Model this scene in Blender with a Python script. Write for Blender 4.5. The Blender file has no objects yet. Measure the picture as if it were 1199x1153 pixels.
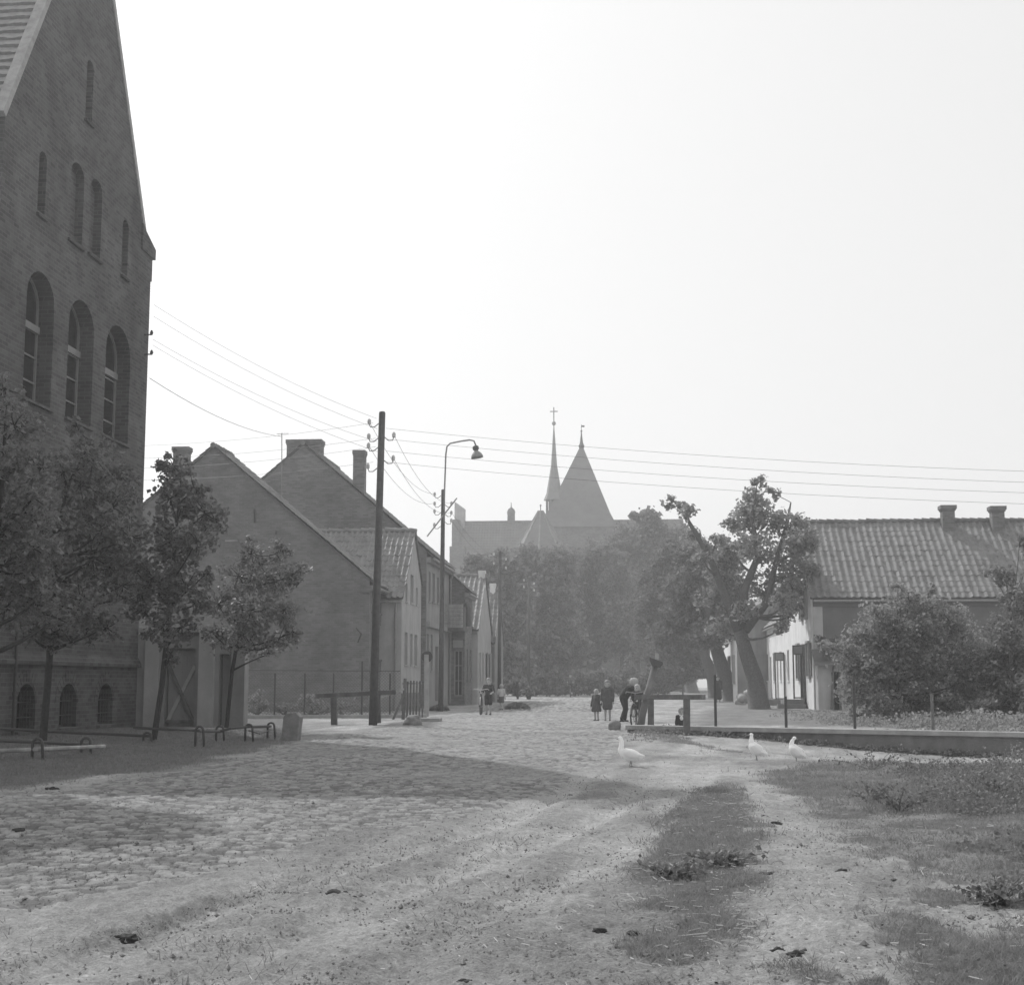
import bpy, bmesh, math, random
import numpy as np
from mathutils import Vector, Matrix
random.seed(7); rng = np.random.default_rng(11)
R = math.radians
S = bpy.context.scene
COL = S.collection
# ------------------------------------------------------------------ camera
CH = 1.24; F = 1680.0; TH = math.atan(221.5/F); PSI = math.atan(140.5*math.cos(TH)/F)
FWD = np.array([-math.sin(PSI)*math.cos(TH), math.cos(PSI)*math.cos(TH), math.sin(TH)])
RGT = np.array([math.cos(PSI), math.sin(PSI), 0.0])
UPV = np.array([math.sin(PSI)*math.sin(TH), -math.cos(PSI)*math.sin(TH), math.cos(TH)])
CAM = np.array([0, 0, CH])
def ray(px, py): return FWD*F + RGT*(px-599.5) + UPV*(576.5-py)
def hz(px, py, z=0.0):
    d = ray(px, py); t = (z-CH)/d[2]; return CAM + d*t
def onX(px, py, X): d = ray(px, py); return CAM + d*(X/d[0])
def onY(px, py, Y): d = ray(px, py); return CAM + d*(Y/d[1])
def scale_at(p): return F/float(np.dot(FWD, np.array(p)-CAM))      # pixels per metre there
cam = bpy.data.cameras.new('camera'); co = bpy.data.objects.new('camera', cam); COL.objects.link(co)
co.location = (0, 0, CH); co.rotation_euler = (math.pi/2+TH, 0, PSI)
cam.sensor_width = 36; cam.lens = 36*F/1199; cam.clip_start = 0.1; cam.clip_end = 3000
S.camera = co
# ------------------------------------------------------------------ light
SUN_D = np.array([-0.642, 0.766, 0.0]); EL = 43.5
sd = np.array([SUN_D[0]*math.cos(R(EL)), SUN_D[1]*math.cos(R(EL)), math.sin(R(EL))])
sun = bpy.data.lights.new('sun', 'SUN'); so = bpy.data.objects.new('sun', sun); COL.objects.link(so)
sun.energy = 3.1; sun.angle = R(0.6); sun.color = (1, 1, 1)
so.rotation_euler = Vector(sd).to_track_quat('Z', 'Y').to_euler()
W = bpy.data.worlds.new('World'); S.world = W; W.use_nodes = True
nt = W.node_tree; bg = nt.nodes['Background']
sky = nt.nodes.new('ShaderNodeTexSky'); sky.sky_type = 'NISHITA'; sky.sun_disc = False
sky.sun_elevation = R(EL); sky.sun_rotation = math.atan2(SUN_D[0], SUN_D[1])
sky.air_density = 1.2; sky.dust_density = 4.0; sky.ozone_density = 1.0
bw = nt.nodes.new('ShaderNodeRGBToBW')
nt.links.new(sky.outputs[0], bw.inputs[0])
veil = nt.nodes.new('ShaderNodeMath'); veil.operation = 'MULTIPLY_ADD'; veil.inputs[1].default_value = 0.25; veil.inputs[2].default_value = 4.6   # thin even high cloud over the blue
nt.links.new(bw.outputs[0], veil.inputs[0]); nt.links.new(veil.outputs[0], bg.inputs[0])
bg.inputs[1].default_value = 0.15
S.view_settings.view_transform = 'Standard'; S.view_settings.look = 'None'
S.view_settings.exposure = 0.0; S.view_settings.gamma = 1.0
S.render.engine = 'CYCLES'; S.cycles.use_denoising = True; S.cycles.use_adaptive_sampling = False
S.cycles.max_bounces = 6; S.cycles.diffuse_bounces = 3; S.cycles.glossy_bounces = 2; S.cycles.transmission_bounces = 3; S.cycles.volume_bounces = 1; S.cycles.transparent_max_bounces = 4
W.cycles.sampling_method = 'NONE'; hm_sampling = 'DISTANCE'; S.cycles.sample_clamp_indirect = 4.0
# ------------------------------------------------------------------ materials
def mat(name, a, var=0.25, scale=3.0, rough=0.9, bump=0.0, bscale=40.0, streak=0.0, spec=0.25, trans=0.0, coord='pos'):
    m = bpy.data.materials.new(name); m.use_nodes = True; n = m.node_tree.nodes; L = m.node_tree.links
    p = n['Principled BSDF']; p.inputs['Roughness'].default_value = rough
    p.inputs['Specular IOR Level'].default_value = spec
    g = n.new('ShaderNodeNewGeometry'); vec = g.outputs['Position']
    if coord == 'obj':
        t = n.new('ShaderNodeTexCoord'); vec = t.outputs['Object']
    no = n.new('ShaderNodeTexNoise'); no.inputs['Scale'].default_value = scale; no.inputs['Detail'].default_value = 6
    no.inputs['Roughness'].default_value = 0.65
    L.new(vec, no.inputs['Vector'])
    r = n.new('ShaderNodeMapRange'); r.inputs['From Min'].default_value = 0.25; r.inputs['From Max'].default_value = 0.75
    r.inputs['To Min'].default_value = 1-var; r.inputs['To Max'].default_value = 1+var
    L.new(no.outputs['Fac'], r.inputs['Value'])
    val = r.outputs[0]
    if streak > 0:
        mp = n.new('ShaderNodeMapping'); mp.inputs['Scale'].default_value = (2.2, 2.2, 0.25); L.new(vec, mp.inputs[0])
        n2 = n.new('ShaderNodeTexNoise'); n2.inputs['Scale'].default_value = 1.6; n2.inputs['Detail'].default_value = 5
        L.new(mp.outputs[0], n2.inputs['Vector'])
        r2 = n.new('ShaderNodeMapRange'); r2.inputs['From Min'].default_value = 0.3; r2.inputs['From Max'].default_value = 0.7
        r2.inputs['To Min'].default_value = 1-streak; r2.inputs['To Max'].default_value = 1+streak*0.5
        L.new(n2.outputs['Fac'], r2.inputs['Value'])
        mu = n.new('ShaderNodeMath'); mu.operation = 'MULTIPLY'; L.new(val, mu.inputs[0]); L.new(r2.outputs[0], mu.inputs[1]); val = mu.outputs[0]
    mu = n.new('ShaderNodeMath'); mu.operation = 'MULTIPLY'; mu.inputs[1].default_value = a; L.new(val, mu.inputs[0])
    L.new(mu.outputs[0], p.inputs['Base Color'])
    if bump > 0:
        n3 = n.new('ShaderNodeTexNoise'); n3.inputs['Scale'].default_value = bscale; n3.inputs['Detail'].default_value = 4
        L.new(vec, n3.inputs['Vector'])
        b = n.new('ShaderNodeBump'); b.inputs['Strength'].default_value = bump; b.inputs['Distance'].default_value = 0.02
        L.new(n3.outputs['Fac'], b.inputs['Height']); L.new(b.outputs[0], p.inputs['Normal'])
    if trans > 0:
        tr = n.new('ShaderNodeBsdfTranslucent'); L.new(mu.outputs[0], tr.inputs['Color'])
        mx = n.new('ShaderNodeMixShader'); mx.inputs[0].default_value = trans
        L.new(p.outputs[0], mx.inputs[1]); L.new(tr.outputs[0], mx.inputs[2])
        L.new(mx.outputs[0], n['Material Output'].inputs['Surface'])
    m['v'] = a
    return m
def brick(name, a, mortar, bwid=0.27, bh=0.085, var=0.3, streak=0.2, rough=0.92):
    m = bpy.data.materials.new(name); m.use_nodes = True; n = m.node_tree.nodes; L = m.node_tree.links
    p = n['Principled BSDF']; p.inputs['Roughness'].default_value = rough; p.inputs['Specular IOR Level'].default_value = 0.15
    g = n.new('ShaderNodeNewGeometry'); s = n.new('ShaderNodeSeparateXYZ'); L.new(g.outputs['Position'], s.inputs[0])
    ad = n.new('ShaderNodeMath'); ad.operation = 'ADD'; L.new(s.outputs[0], ad.inputs[0]); L.new(s.outputs[1], ad.inputs[1])
    c = n.new('ShaderNodeCombineXYZ'); L.new(ad.outputs[0], c.inputs[0]); L.new(s.outputs[2], c.inputs[1])
    b = n.new('ShaderNodeTexBrick'); b.inputs['Scale'].default_value = 1; b.inputs['Brick Width'].default_value = bwid
    b.inputs['Row Height'].default_value = bh; b.inputs['Mortar Size'].default_value = 0.011; b.inputs['Mortar Smooth'].default_value = 0.3
    b.inputs['Color1'].default_value = (a*(1-var),)*3+(1,); b.inputs['Color2'].default_value = (a*(1+var),)*3+(1,)
    b.inputs['Mortar'].default_value = (mortar,)*3+(1,); L.new(c.outputs[0], b.inputs['Vector'])
    no = n.new('ShaderNodeTexNoise'); no.inputs['Scale'].default_value = 0.7; no.inputs['Detail'].default_value = 8; no.inputs['Roughness'].default_value = 0.7
    L.new(g.outputs['Position'], no.inputs['Vector'])
    r = n.new('ShaderNodeMapRange'); r.inputs['From Min'].default_value = 0.3; r.inputs['From Max'].default_value = 0.7
    r.inputs['To Min'].default_value = 1-streak; r.inputs['To Max'].default_value = 1+streak; L.new(no.outputs['Fac'], r.inputs['Value'])
    mu = n.new('ShaderNodeVectorMath'); mu.operation = 'SCALE'; L.new(b.outputs['Color'], mu.inputs[0]); L.new(r.outputs[0], mu.inputs['Scale'])
    L.new(mu.outputs[0], p.inputs['Base Color'])
    bp = n.new('ShaderNodeBump'); bp.inputs['Strength'].default_value = 0.5; bp.inputs['Distance'].default_value = 0.012; bp.invert = True
    L.new(b.outputs['Fac'], bp.inputs['Height']); L.new(bp.outputs[0], p.inputs['Normal'])
    return m
M = dict(
    school=brick('school_brick', 0.095, 0.135, 0.27, 0.095, 0.24, 0.35), niche=brick('niche_brick', 0.06, 0.095, 0.27, 0.105, 0.3),
    gable=brick('gable_face_brick', 0.165, 0.19, 0.27, 0.085, 0.14, 0.3),
    gable2=brick('gable_brick', 0.17, 0.20, 0.27, 0.085, 0.22, 0.25),
    plaster=mat('grey_plaster', 0.40, 0.18, 1.2, bump=0.4, bscale=20, streak=0.12),
    plaster2=mat('dull_plaster', 0.27, 0.22, 1.0, bump=0.4, bscale=20, streak=0.12),
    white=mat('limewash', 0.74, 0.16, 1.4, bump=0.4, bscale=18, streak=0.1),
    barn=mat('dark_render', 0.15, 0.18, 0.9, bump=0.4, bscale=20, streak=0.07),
    chbrick=brick('church_brick', 0.17, 0.2, 0.3, 0.1, 0.2, 0.2), chroof=mat('church_roof', 0.17, 0.2, 0.6), copper=mat('spire_metal', 0.21, 0.2, 1.0, 0.6),
    tile=mat('clay_pantile', 0.165, 0.45, 1.6, 0.6, 0.15, 30), tile2=mat('pale_pantile', 0.21, 0.4, 1.6, 0.6, 0.15, 30),
    flat=mat('flat_tile', 0.28, 0.28, 6.0, 0.8, 0.2, 30), mortar=mat('lime_mortar', 0.34, 0.3, 5.0, bump=0.4),
    wood=mat('weathered_wood', 0.15, 0.35, 9.0, 0.85, 0.4, 60, streak=0.35), woodl=mat('pale_wood', 0.34, 0.3, 8.0, 0.85, 0.3, 60, streak=0.3),
    pole=mat('tarred_pole', 0.10, 0.3, 9.0, 0.8, 0.4, 60, streak=0.4), paintd=mat('grey_window_paint', 0.24, 0.15, 6.0, 0.6), paintw=mat('window_paint', 0.36, 0.15, 6.0, 0.6),
    iron=mat('dark_iron', 0.05, 0.3, 12.0, 0.55, spec=0.5), steel=mat('galvanised', 0.25, 0.25, 10.0, 0.5), porc=mat('porcelain', 0.55, 0.1, 10.0, 0.25, spec=0.5),
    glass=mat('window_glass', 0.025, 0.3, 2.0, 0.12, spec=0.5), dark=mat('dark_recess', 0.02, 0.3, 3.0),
    conc=mat('concrete', 0.34, 0.25, 3.0, bump=0.5, bscale=30, streak=0.12), concd=mat('damp_concrete', 0.2, 0.3, 2.0, bump=0.5, bscale=30, streak=0.2),
    stone=mat('fieldstone', 0.2, 0.35, 6.0, bump=0.6, bscale=20), bark2=mat('young_bark', 0.04, 0.4, 20.0, bump=0.6, bscale=40), bark=mat('bark', 0.12, 0.4, 14.0, bump=0.9, bscale=35),
    leaf=mat('leaf_dark', 0.15, 0.85, 22.0, 0.5, spec=0.4, trans=0.35), leaf2=mat('leaf_mid', 0.19, 0.75, 22.0, 0.55, spec=0.4, trans=0.4), leafl=mat('leaf_pale', 0.28, 0.7, 22.0, 0.6, spec=0.3, trans=0.5),
    leaf3=mat('leaf_far', 0.19, 0.7, 6.0, 0.75, spec=0.15, trans=0.3), flower=mat('pale_foliage', 0.27, 0.4, 5.0, 0.7, trans=0.3),
    grass=mat('grass_blades', 0.23, 0.5, 9.0, 0.6, spec=0.3, trans=0.45), straw=mat('straw', 0.48, 0.3, 7.0, 0.7), clod=mat('dark_clod', 0.05, 0.4, 20, bump=0.5),
    feather=mat('feather', 0.93, 0.03, 12.0, 0.8, 0.25, 50, trans=0.35), beak=mat('beak', 0.3, 0.1, 8.0, 0.5),
    skin=mat('skin', 0.38, 0.1, 8.0, 0.6), hairl=mat('fair_hair', 0.36, 0.2, 30.0, 0.5), hairm=mat('brown_hair', 0.22, 0.2, 30.0, 0.5), haird=mat('dark_hair', 0.06, 0.2, 30.0, 0.5),
    cdark=mat('dark_cloth', 0.045, 0.25, 15.0, 0.95), cmid=mat('grey_cloth', 0.11, 0.25, 15.0, 0.95), clight=mat('pale_cloth', 0.5, 0.15, 15.0, 0.95),
    cwhite=mat('white_cloth', 0.75, 0.1, 15.0, 0.95), shoe=mat('shoe_leather', 0.05, 0.2, 15.0, 0.5), rubber=mat('tyre_rubber', 0.05, 0.2, 9, 0.8),
)
# ------------------------------------------------------------------ object helpers
BASE = {}
def tag(o, label=None, cat=None, group=None, kind=None):
    for k, v in (('label', label), ('category', cat), ('group', group), ('kind', kind)):
        if v: o[k] = v
    return o
def thing(name, loc, label, cat, group=None):
    o = bpy.data.objects.new(name, None); o.empty_display_size = 0.3; COL.objects.link(o)
    o.location = [float(c) for c in loc]; BASE[o.name] = np.array(loc, float); return tag(o, label, cat, group)
def link_mesh(name, me, m, parent=None):
    o = bpy.data.objects.new(name, me); COL.objects.link(o)
    for k in (m if isinstance(m, (list, tuple)) else [m]): me.materials.append(M[k] if isinstance(k, str) else k)
    if parent is not None:
        o.parent = parent; BASE[o.name] = BASE[parent.name]
    return o
def np_mesh(name, v, f):
    v = np.asarray(v, np.float32); f = np.asarray(f, np.int32); k = f.shape[1]
    me = bpy.data.meshes.new(name); me.vertices.add(len(v)); me.vertices.foreach_set('co', v.ravel())
    me.loops.add(f.size); me.loops.foreach_set('vertex_index', f.ravel())
    me.polygons.add(len(f)); me.polygons.foreach_set('loop_start', np.arange(0, f.size, k, dtype=np.int32))
    try: me.polygons.foreach_set('loop_total', np.full(len(f), k, np.int32))
    except Exception: pass
    me.polygons.foreach_set('use_smooth', np.zeros(len(f), bool)); me.update(calc_edges=True); me.validate(); return me
class MB:
    def __init__(s): s.v = []; s.f = []
    def add(s, vs, fs):
        b = len(s.v); s.v += [tuple(float(c) for c in p) for p in vs]; s.f += [tuple(b+i for i in f) for f in fs]; return s
    def box(s, a, b):
        (x0, y0, z0), (x1, y1, z1) = a, b
        x0, x1 = sorted((x0, x1)); y0, y1 = sorted((y0, y1)); z0, z1 = sorted((z0, z1))
        return s.add([(x0,y0,z0),(x1,y0,z0),(x1,y1,z0),(x0,y1,z0),(x0,y0,z1),(x1,y0,z1),(x1,y1,z1),(x0,y1,z1)],
              [(0,3,2,1),(4,5,6,7),(0,1,5,4),(1,2,6,5),(2,3,7,6),(3,0,4,7)])
    def beam(s, p, q, w, h, up=(0,0,1)):           # rectangular bar from p to q, w across, h along up
        p = np.array(p, float); q = np.array(q, float); d = q-p; d /= np.linalg.norm(d)
        a = np.cross(d, up); a /= np.linalg.norm(a); b = np.cross(a, d)
        c = [sa*a*w/2+sb*b*h/2 for sa, sb in ((-1,-1),(1,-1),(1,1),(-1,1))]
        return s.add([p+k for k in c]+[q+k for k in c], [(3,2,1,0),(4,5,6,7),(0,1,5,4),(1,2,6,5),(2,3,7,6),(3,0,4,7)])
    def tube(s, pts, rad, n=8, cap=True):
        pts = [np.array(p, float) for p in pts]
        if not isinstance(rad, (list, tuple, np.ndarray)): rad = [rad]*len(pts)
        ref = np.array([0.31, 0.17, 0.93]); rings = []
        for i, p in enumerate(pts):
            d = pts[min(i+1, len(pts)-1)]-pts[max(i-1, 0)]; d /= (np.linalg.norm(d)+1e-9)
            if i == 0:
                a = np.cross(d, ref)
                if np.linalg.norm(a) < 0.1: a = np.cross(d, np.array([1.0, 0, 0]))
            else: a = a-np.dot(a, d)*d
            a /= np.linalg.norm(a); b = np.cross(d, a)
            rings += [p+rad[i]*(math.cos(2*math.pi*k/n)*a+math.sin(2*math.pi*k/n)*b) for k in range(n)]
        fs = []
        for i in range(len(pts)-1):
            for k in range(n):
                fs.append((i*n+k, i*n+(k+1) % n, (i+1)*n+(k+1) % n, (i+1)*n+k))
        if cap:
            fs.append(tuple(range(n-1, -1, -1))); fs.append(tuple((len(pts)-1)*n+k for k in range(n)))
        return s.add(rings, fs)
    def lathe(s, prof, c=(0,0,0), n=12, axis=(0,0,1)):
        q = Vector((0,0,1)).rotation_difference(Vector(axis)).to_matrix(); vs = []
        for r, z in prof:
            for k in range(n):
                vs.append(tuple(np.array(q @ Vector((r*math.cos(2*math.pi*k/n), r*math.sin(2*math.pi*k/n), z)))+np.array(c)))
        fs = [(i*n+k, i*n+(k+1) % n, (i+1)*n+(k+1) % n, (i+1)*n+k) for i in range(len(prof)-1) for k in range(n)]
        fs += [tuple(range(n-1, -1, -1)), tuple((len(prof)-1)*n+k for k in range(n))]
        return s.add(vs, fs)
    def prism(s, poly, off):                        # 3-D polygon swept by vector off
        n = len(poly); p = [np.array(a, float) for a in poly]; o = np.array(off, float)
        nv = sum(np.cross(p[i]-p[0], p[i+1]-p[0]) for i in range(1, n-1))
        if np.dot(nv, o) > 0: p = p[::-1]
        return s.add(p+[a+o for a in p], [tuple(range(n))]+[tuple(range(2*n-1, n-1, -1))]+[(i, i+n, (i+1) % n+n, (i+1) % n) for i in range(n)])
    def build(s, name, m, parent=None, smooth=False):
        b = BASE[parent.name] if parent is not None else np.zeros(3)
        me = bpy.data.meshes.new(name); me.from_pydata([tuple(np.array(p)-b) for p in s.v], [], s.f); me.update()
        if smooth:
            me.polygons.foreach_set('use_smooth', [True]*len(me.polygons))
        return link_mesh(name, me, m, parent)
def dup(o, loc, rot=0.0, label=None):
    def cp(x, par):
        c = x.copy(); COL.objects.link(c); c.parent = par
        for ch in list(x.children): cp(ch, c)
        return c
    c = cp(o, None); c.location = loc; c.rotation_euler = (0, 0, rot)
    if label: c['label'] = label
    return c
def sstep(a, b, x):
    t = np.clip((x-a)/(b-a), 0, 1); return t*t*(3-2*t)
# ------------------------------------------------------------------ ground
W0 = hz(750, 849.3, 0.17); W1 = hz(1199, 857.5, 0.17); WD = (W1-W0)/np.linalg.norm(W1-W0); WN = np.array([WD[1], -WD[0], 0])
if WN[1] > 0: WN = -WN                                # towards the camera
def gz(x, y):
    x = np.asarray(x, float); y = np.asarray(y, float)
    a = (x-W0[0])*WD[0]+(y-W0[1])*WD[1]; t = (x-W0[0])*WN[0]+(y-W0[1])*WN[1]
    dip = -0.36*sstep(0.5, 8.5, a)*(1-sstep(1.5, 11, t))
    z = np.where(t > -0.12, dip, 0.07*sstep(-1.0, 0.5, a))
    z = z+0.16*np.exp(-((x-5.6)/2.2)**2-((y-17.0)/2.6)**2)+0.10*np.exp(-((x-4.5)/2.0)**2-((y-11.5)/3)**2)
    z = z+0.07*np.exp(-((x-1.0)/0.55)**2)*sstep(5, 8, y)*(1-sstep(15, 19, y))      # grass strip between the tracks
    z = z+0.10*sstep(-8.2, -9.6, x)*(1-sstep(34, 40, y))                            # verge under the trees
    return z
def G(px, py):
    z = 0.0
    for _ in range(14):
        p = hz(px, py, z); z = 0.5*z+0.5*float(gz(p[0], p[1]))
    p = hz(px, py, z); return np.array([p[0], p[1], float(gz(p[0], p[1]))])
_perm = rng.integers(0, 2**31, 4096)
def hsh(i, j, k=0):
    i = i.astype(np.int64); j = j.astype(np.int64)
    return _perm[(_perm[(i*73+k*17) & 4095]+j*131) & 4095].astype(float)/2**31
def vnoise(x, y, k=0):
    i = np.floor(x); j = np.floor(y); u = x-i; v = y-j; u = u*u*(3-2*u); v = v*v*(3-2*v)
    return (hsh(i, j, k)*(1-u)+hsh(i+1, j, k)*u)*(1-v)+(hsh(i, j+1, k)*(1-u)+hsh(i+1, j+1, k)*u)*v
def fbm(x, y, k=0, o=4):
    s = 0; a = 0.5
    for q in range(o): s = s+a*vnoise(x*2**q+q*7.3, y*2**q-q*3.1, k+q); a *= 0.5
    return s/(1-0.5**o)
def sdf(poly, x, y):                                  # signed distance, positive inside
    d = np.full(x.shape, 1e9); ins = np.zeros(x.shape, bool); n = len(poly)
    for i in range(n):
        (ax, ay), (bx, by) = poly[i], poly[(i+1) % n]
        ex, ey = bx-ax, by-ay; t = np.clip(((x-ax)*ex+(y-ay)*ey)/(ex*ex+ey*ey+1e-9), 0, 1)
        d = np.minimum(d, (x-ax-t*ex)**2+(y-ay-t*ey)**2)
        c = ((ay > y) != (by > y)); xx = ax+(y-ay)*ex/(ey if abs(ey) > 1e-9 else 1e-9); ins ^= c & (x < xx)
    return np.sqrt(d)*np.where(ins, 1, -1)
def poly_px(pts): return [tuple(hz(a, b, 0)[:2]) for a, b in pts]
COB = poly_px([(-120,1100),(0,1078),(110,1062),(220,1042),(310,1010),(400,984),(500,962),(580,946),(650,925),(705,899),(724,878),(737,858),(747,842),(752,825),(750,815),(743,806),
               (700,806),(655,812),(600,823),(530,836),(470,848),(400,860),(340,869),(270,889),(180,907),(90,920),(0,934),(-150,950)])
STRIP = poly_px([(855,918),(878,950),(884,985),(893,1018),(878,1050),(868,1085),(856,1112),(800,1125),(745,1108),(790,1078),(760,1062),(738,1036),(742,1010),(765,975),(798,945),(828,924)])
WEED = poly_px([(890,905),(950,893),(1010,888),(1100,892),(1260,905),(1500,1000),(1500,1260),(900,1260),(905,1165),(950,1120),(1010,1082),(1075,1055),(1020,1035),(985,1000),(960,965),(935,940),(905,925)])
VERGE = poly_px([(345,866),(275,886),(185,903),(95,915),(0,928),(-200,950),(-200,840),(360,836),(352,855)])
GREENR = poly_px([(776,852),(800,840),(840,826),(870,819),(900,822),(960,832),(1199,835),(1199,858),(900,853)])
PATHP = poly_px([(862,915),(905,918),(925,960),(945,1010),(990,1035),(1005,1065),(950,1105),(905,1160),(845,1160),(872,1095),(896,1045),(896,1000),(880,955)])
PATCH = [(poly_px(q)) for q in ([(905,912),(965,905),(1000,925),(960,935),(905,928)], [(910,1068),(960,1062),(985,1070),(940,1080),(912,1076)], [(760,855),(800,862),(850,872),(880,876),(820,868),(770,864)], [(440,852),(480,843),(515,846),(500,852)])]
def masks(x, y):
    wx = x+0.5*(fbm(x*1.7, y*1.7, 3)-0.5); wy = y+1.0*(fbm(x*1.7+9, y*1.7, 5)-0.5)
    c = sstep(-0.35, 0.45, sdf(COB, wx, wy)+0.6*(fbm(x*1.1, y*0.6, 8)-0.5))
    g = sstep(-0.12, 0.14, sdf(STRIP, wx, wy)+0.25*(fbm(x*5, y*3, 9)-0.5))
    wd = sdf(WEED, wx, wy); w = sstep(-0.15, 0.35, wd+0.5*(fbm(x*2.3, y*1.4, 10)-0.5)-0.55*(1-sstep(8, 14, y))*(fbm(x*3, y*2, 12) > 0.52))
    g = np.maximum(g, w*(0.62+0.38*sstep(0.42, 0.58, fbm(x*1.6, y*1.1, 13))))
    g = np.maximum(g, sstep(-0.2, 0.5, sdf(VERGE, wx, wy)+0.8*(fbm(x*1.3, y*1.0, 11)-0.5))*0.95)
    g = np.maximum(g, 0.75*sstep(-0.5, 1.0, sdf(GREENR, wx, wy)+2*(fbm(x*.8, y*.5, 14)-0.5)))
    for q in PATCH: g = np.maximum(g, sstep(-0.25, 0.2, sdf(q, wx, wy)+0.6*(fbm(x*3, y*2, 15)-0.5)))
    far = sstep(38, 60, y)*np.maximum(sstep(-8.0, -9.5, x), sstep(2.5, 4.5, x))*(fbm(x*.5, y*.25, 17) > 0.42)
    g = np.maximum(g, 0.6*far)
    ps = sstep(-.22, .25, sdf(PATHP, wx, wy)+.25*(fbm(x*3, y*2, 18)-.5)); g = g*(1-.92*ps)
    return c*(1-g), g
def cobble(x, y):
    rowh = 0.108; cw = 0.124
    wy = y+0.10*(fbm(x*0.6, y*0.6, 20)-0.5)*2+0.05*np.sin(x*0.7); wx = x+0.16*(fbm(x*0.5+4, y*0.5, 21)-0.5)*2
    gi = np.floor(wx/cw); gj = np.floor(wy/rowh); f1 = np.full(x.shape, 9.0); f2 = f1.copy(); tone = np.zeros(x.shape)
    for dj in (-1, 0, 1):
        for di in (-1, 0, 1):
            i = gi+di; j = gj+dj
            cx = (i+0.5+0.5*(np.mod(j, 2)-0.5)+0.62*(hsh(i, j, 1)-0.5))*cw; cy = (j+0.5+0.55*(hsh(i, j, 2)-0.5))*rowh
            d = np.maximum(np.abs(wx-cx)/cw*1.02, np.abs(wy-cy)/rowh)*0.6+0.4*np.sqrt(((wx-cx)/cw)**2+((wy-cy)/rowh)**2)
            new = d < f1; f2 = np.where(new, f1, np.minimum(f2, d)); tone = np.where(new, hsh(i, j, 3), tone); f1 = np.where(new, d, f1)
    return sstep(0.02, 0.22, f2-f1), tone
def build_ground():
    ys = [3.0]
    while ys[-1] < 60: ys.append(ys[-1]*1.0031)
    while ys[-1] < 300: ys.append(ys[-1]*1.02)
    ys = np.array(ys); t = np.concatenate([np.linspace(-0.75, -0.52, 40)[:-1], np.linspace(-0.52, 0.36, 700), np.linspace(0.36, 0.75, 70)[1:]])
    Y, T = np.meshgrid(ys, t, indexing='ij'); X = Y*T
    c, g = masks(X, Y); h, tone = cobble(X, Y)
    near = 1-sstep(25, 60, Y)
    sand = sstep(0.56, 0.80, fbm(X*0.55, Y*0.35, 30))*0.8                                  # sand drifted over the setts
    z = gz(X, Y)+c*((0.024*(1-0.65*sand))*h+0.014*(tone-0.5)*(1-0.5*sand)-0.012+0.010*(fbm(X*14, Y*14, 38, 2)-0.5))+(1-c)*(1-g)*0.035*(fbm(X*2.2, Y*2.2, 31)-0.5)
    d = (1-c)*(1-g)
    z = z+d*(0.045*(fbm(X*9, Y*9, 33, 3)-0.5)+0.024*(fbm(X*31, Y*31, 34, 2)-0.5)*(1-sstep(14, 20, Y)))
    rut = 0*X
    for off in (-0.35, 0.45, 1.15):                                                    # wheel ruts along the dirt track
        xr = -1.2+off+0.09*(Y-8)-0.9*np.exp(-((Y-6)/5)**2); rr_ = np.exp(-((X-xr-.12*(fbm(X*.1, Y*.5, 39)-.5))/0.15)**2)*d*(1-sstep(16, 22, Y)); z = z-0.055*rr_; rut = rut+rr_
    xe = X-(-2.35+0.24*(Y-8.3)); z = z+0.05*sstep(0.10, -0.02, xe)*np.exp(-((Y-8.0)/0.9)**2)*np.exp(-(xe/0.6)**2)   # broken sett edge
    z = z+g*0.05*(fbm(X*3, Y*3, 35)-0.35)+0.06*(fbm(X*0.35, Y*0.35, 36)-0.5)*(1-sstep(30, 50, Y))
    ny, nx = Y.shape; V = np.stack([X, Y, z], -1).reshape(-1, 3)
    ii = (np.arange(ny-1)[:, None]*nx+np.arange(nx-1)[None]).ravel(); Fq = np.stack([ii, ii+1, ii+nx+1, ii+nx], 1)
    cm = c.ravel(); gm = g.ravel(); tn = np.where(c > 0.5, (tone*(1-sand*0.8)+0.7*sand*0.8)*(0.15+0.85*sstep(0.1, 0.7, h)), np.clip(fbm((X-0.09*(Y-8))*2.4, Y*0.45, 37)+.22*rut+.25*sstep(-.3,.3,sdf(PATHP, X, Y)), 0, 1)).ravel()
    fc = cm[Fq].mean(1); fg = gm[Fq].mean(1)
    cls = np.where(fg > 0.5, 2, np.where(fc > 0.5, 1, 0))
    att = np.stack([cm, gm, tn, np.ones_like(cm)], 1).astype(np.float32)
    for k, nm in ((0, 'dirt_track'), (1, 'cobbled_road'), (2, 'grassy_ground')):
        f = Fq[cls == k]; u, inv = np.unique(f, return_inverse=True); me = np_mesh(nm, V[u], inv.reshape(f.shape))
        a = me.attributes.new('mask', 'FLOAT_COLOR', 'POINT'); a.data.foreach_set('color', att[u].ravel())
        me.polygons.foreach_set('use_smooth', np.ones(len(f), bool)); tag(link_mesh(nm, me, GM), kind='structure')
    return
GM = bpy.data.materials.new('ground_mix'); GM.use_nodes = True
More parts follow.
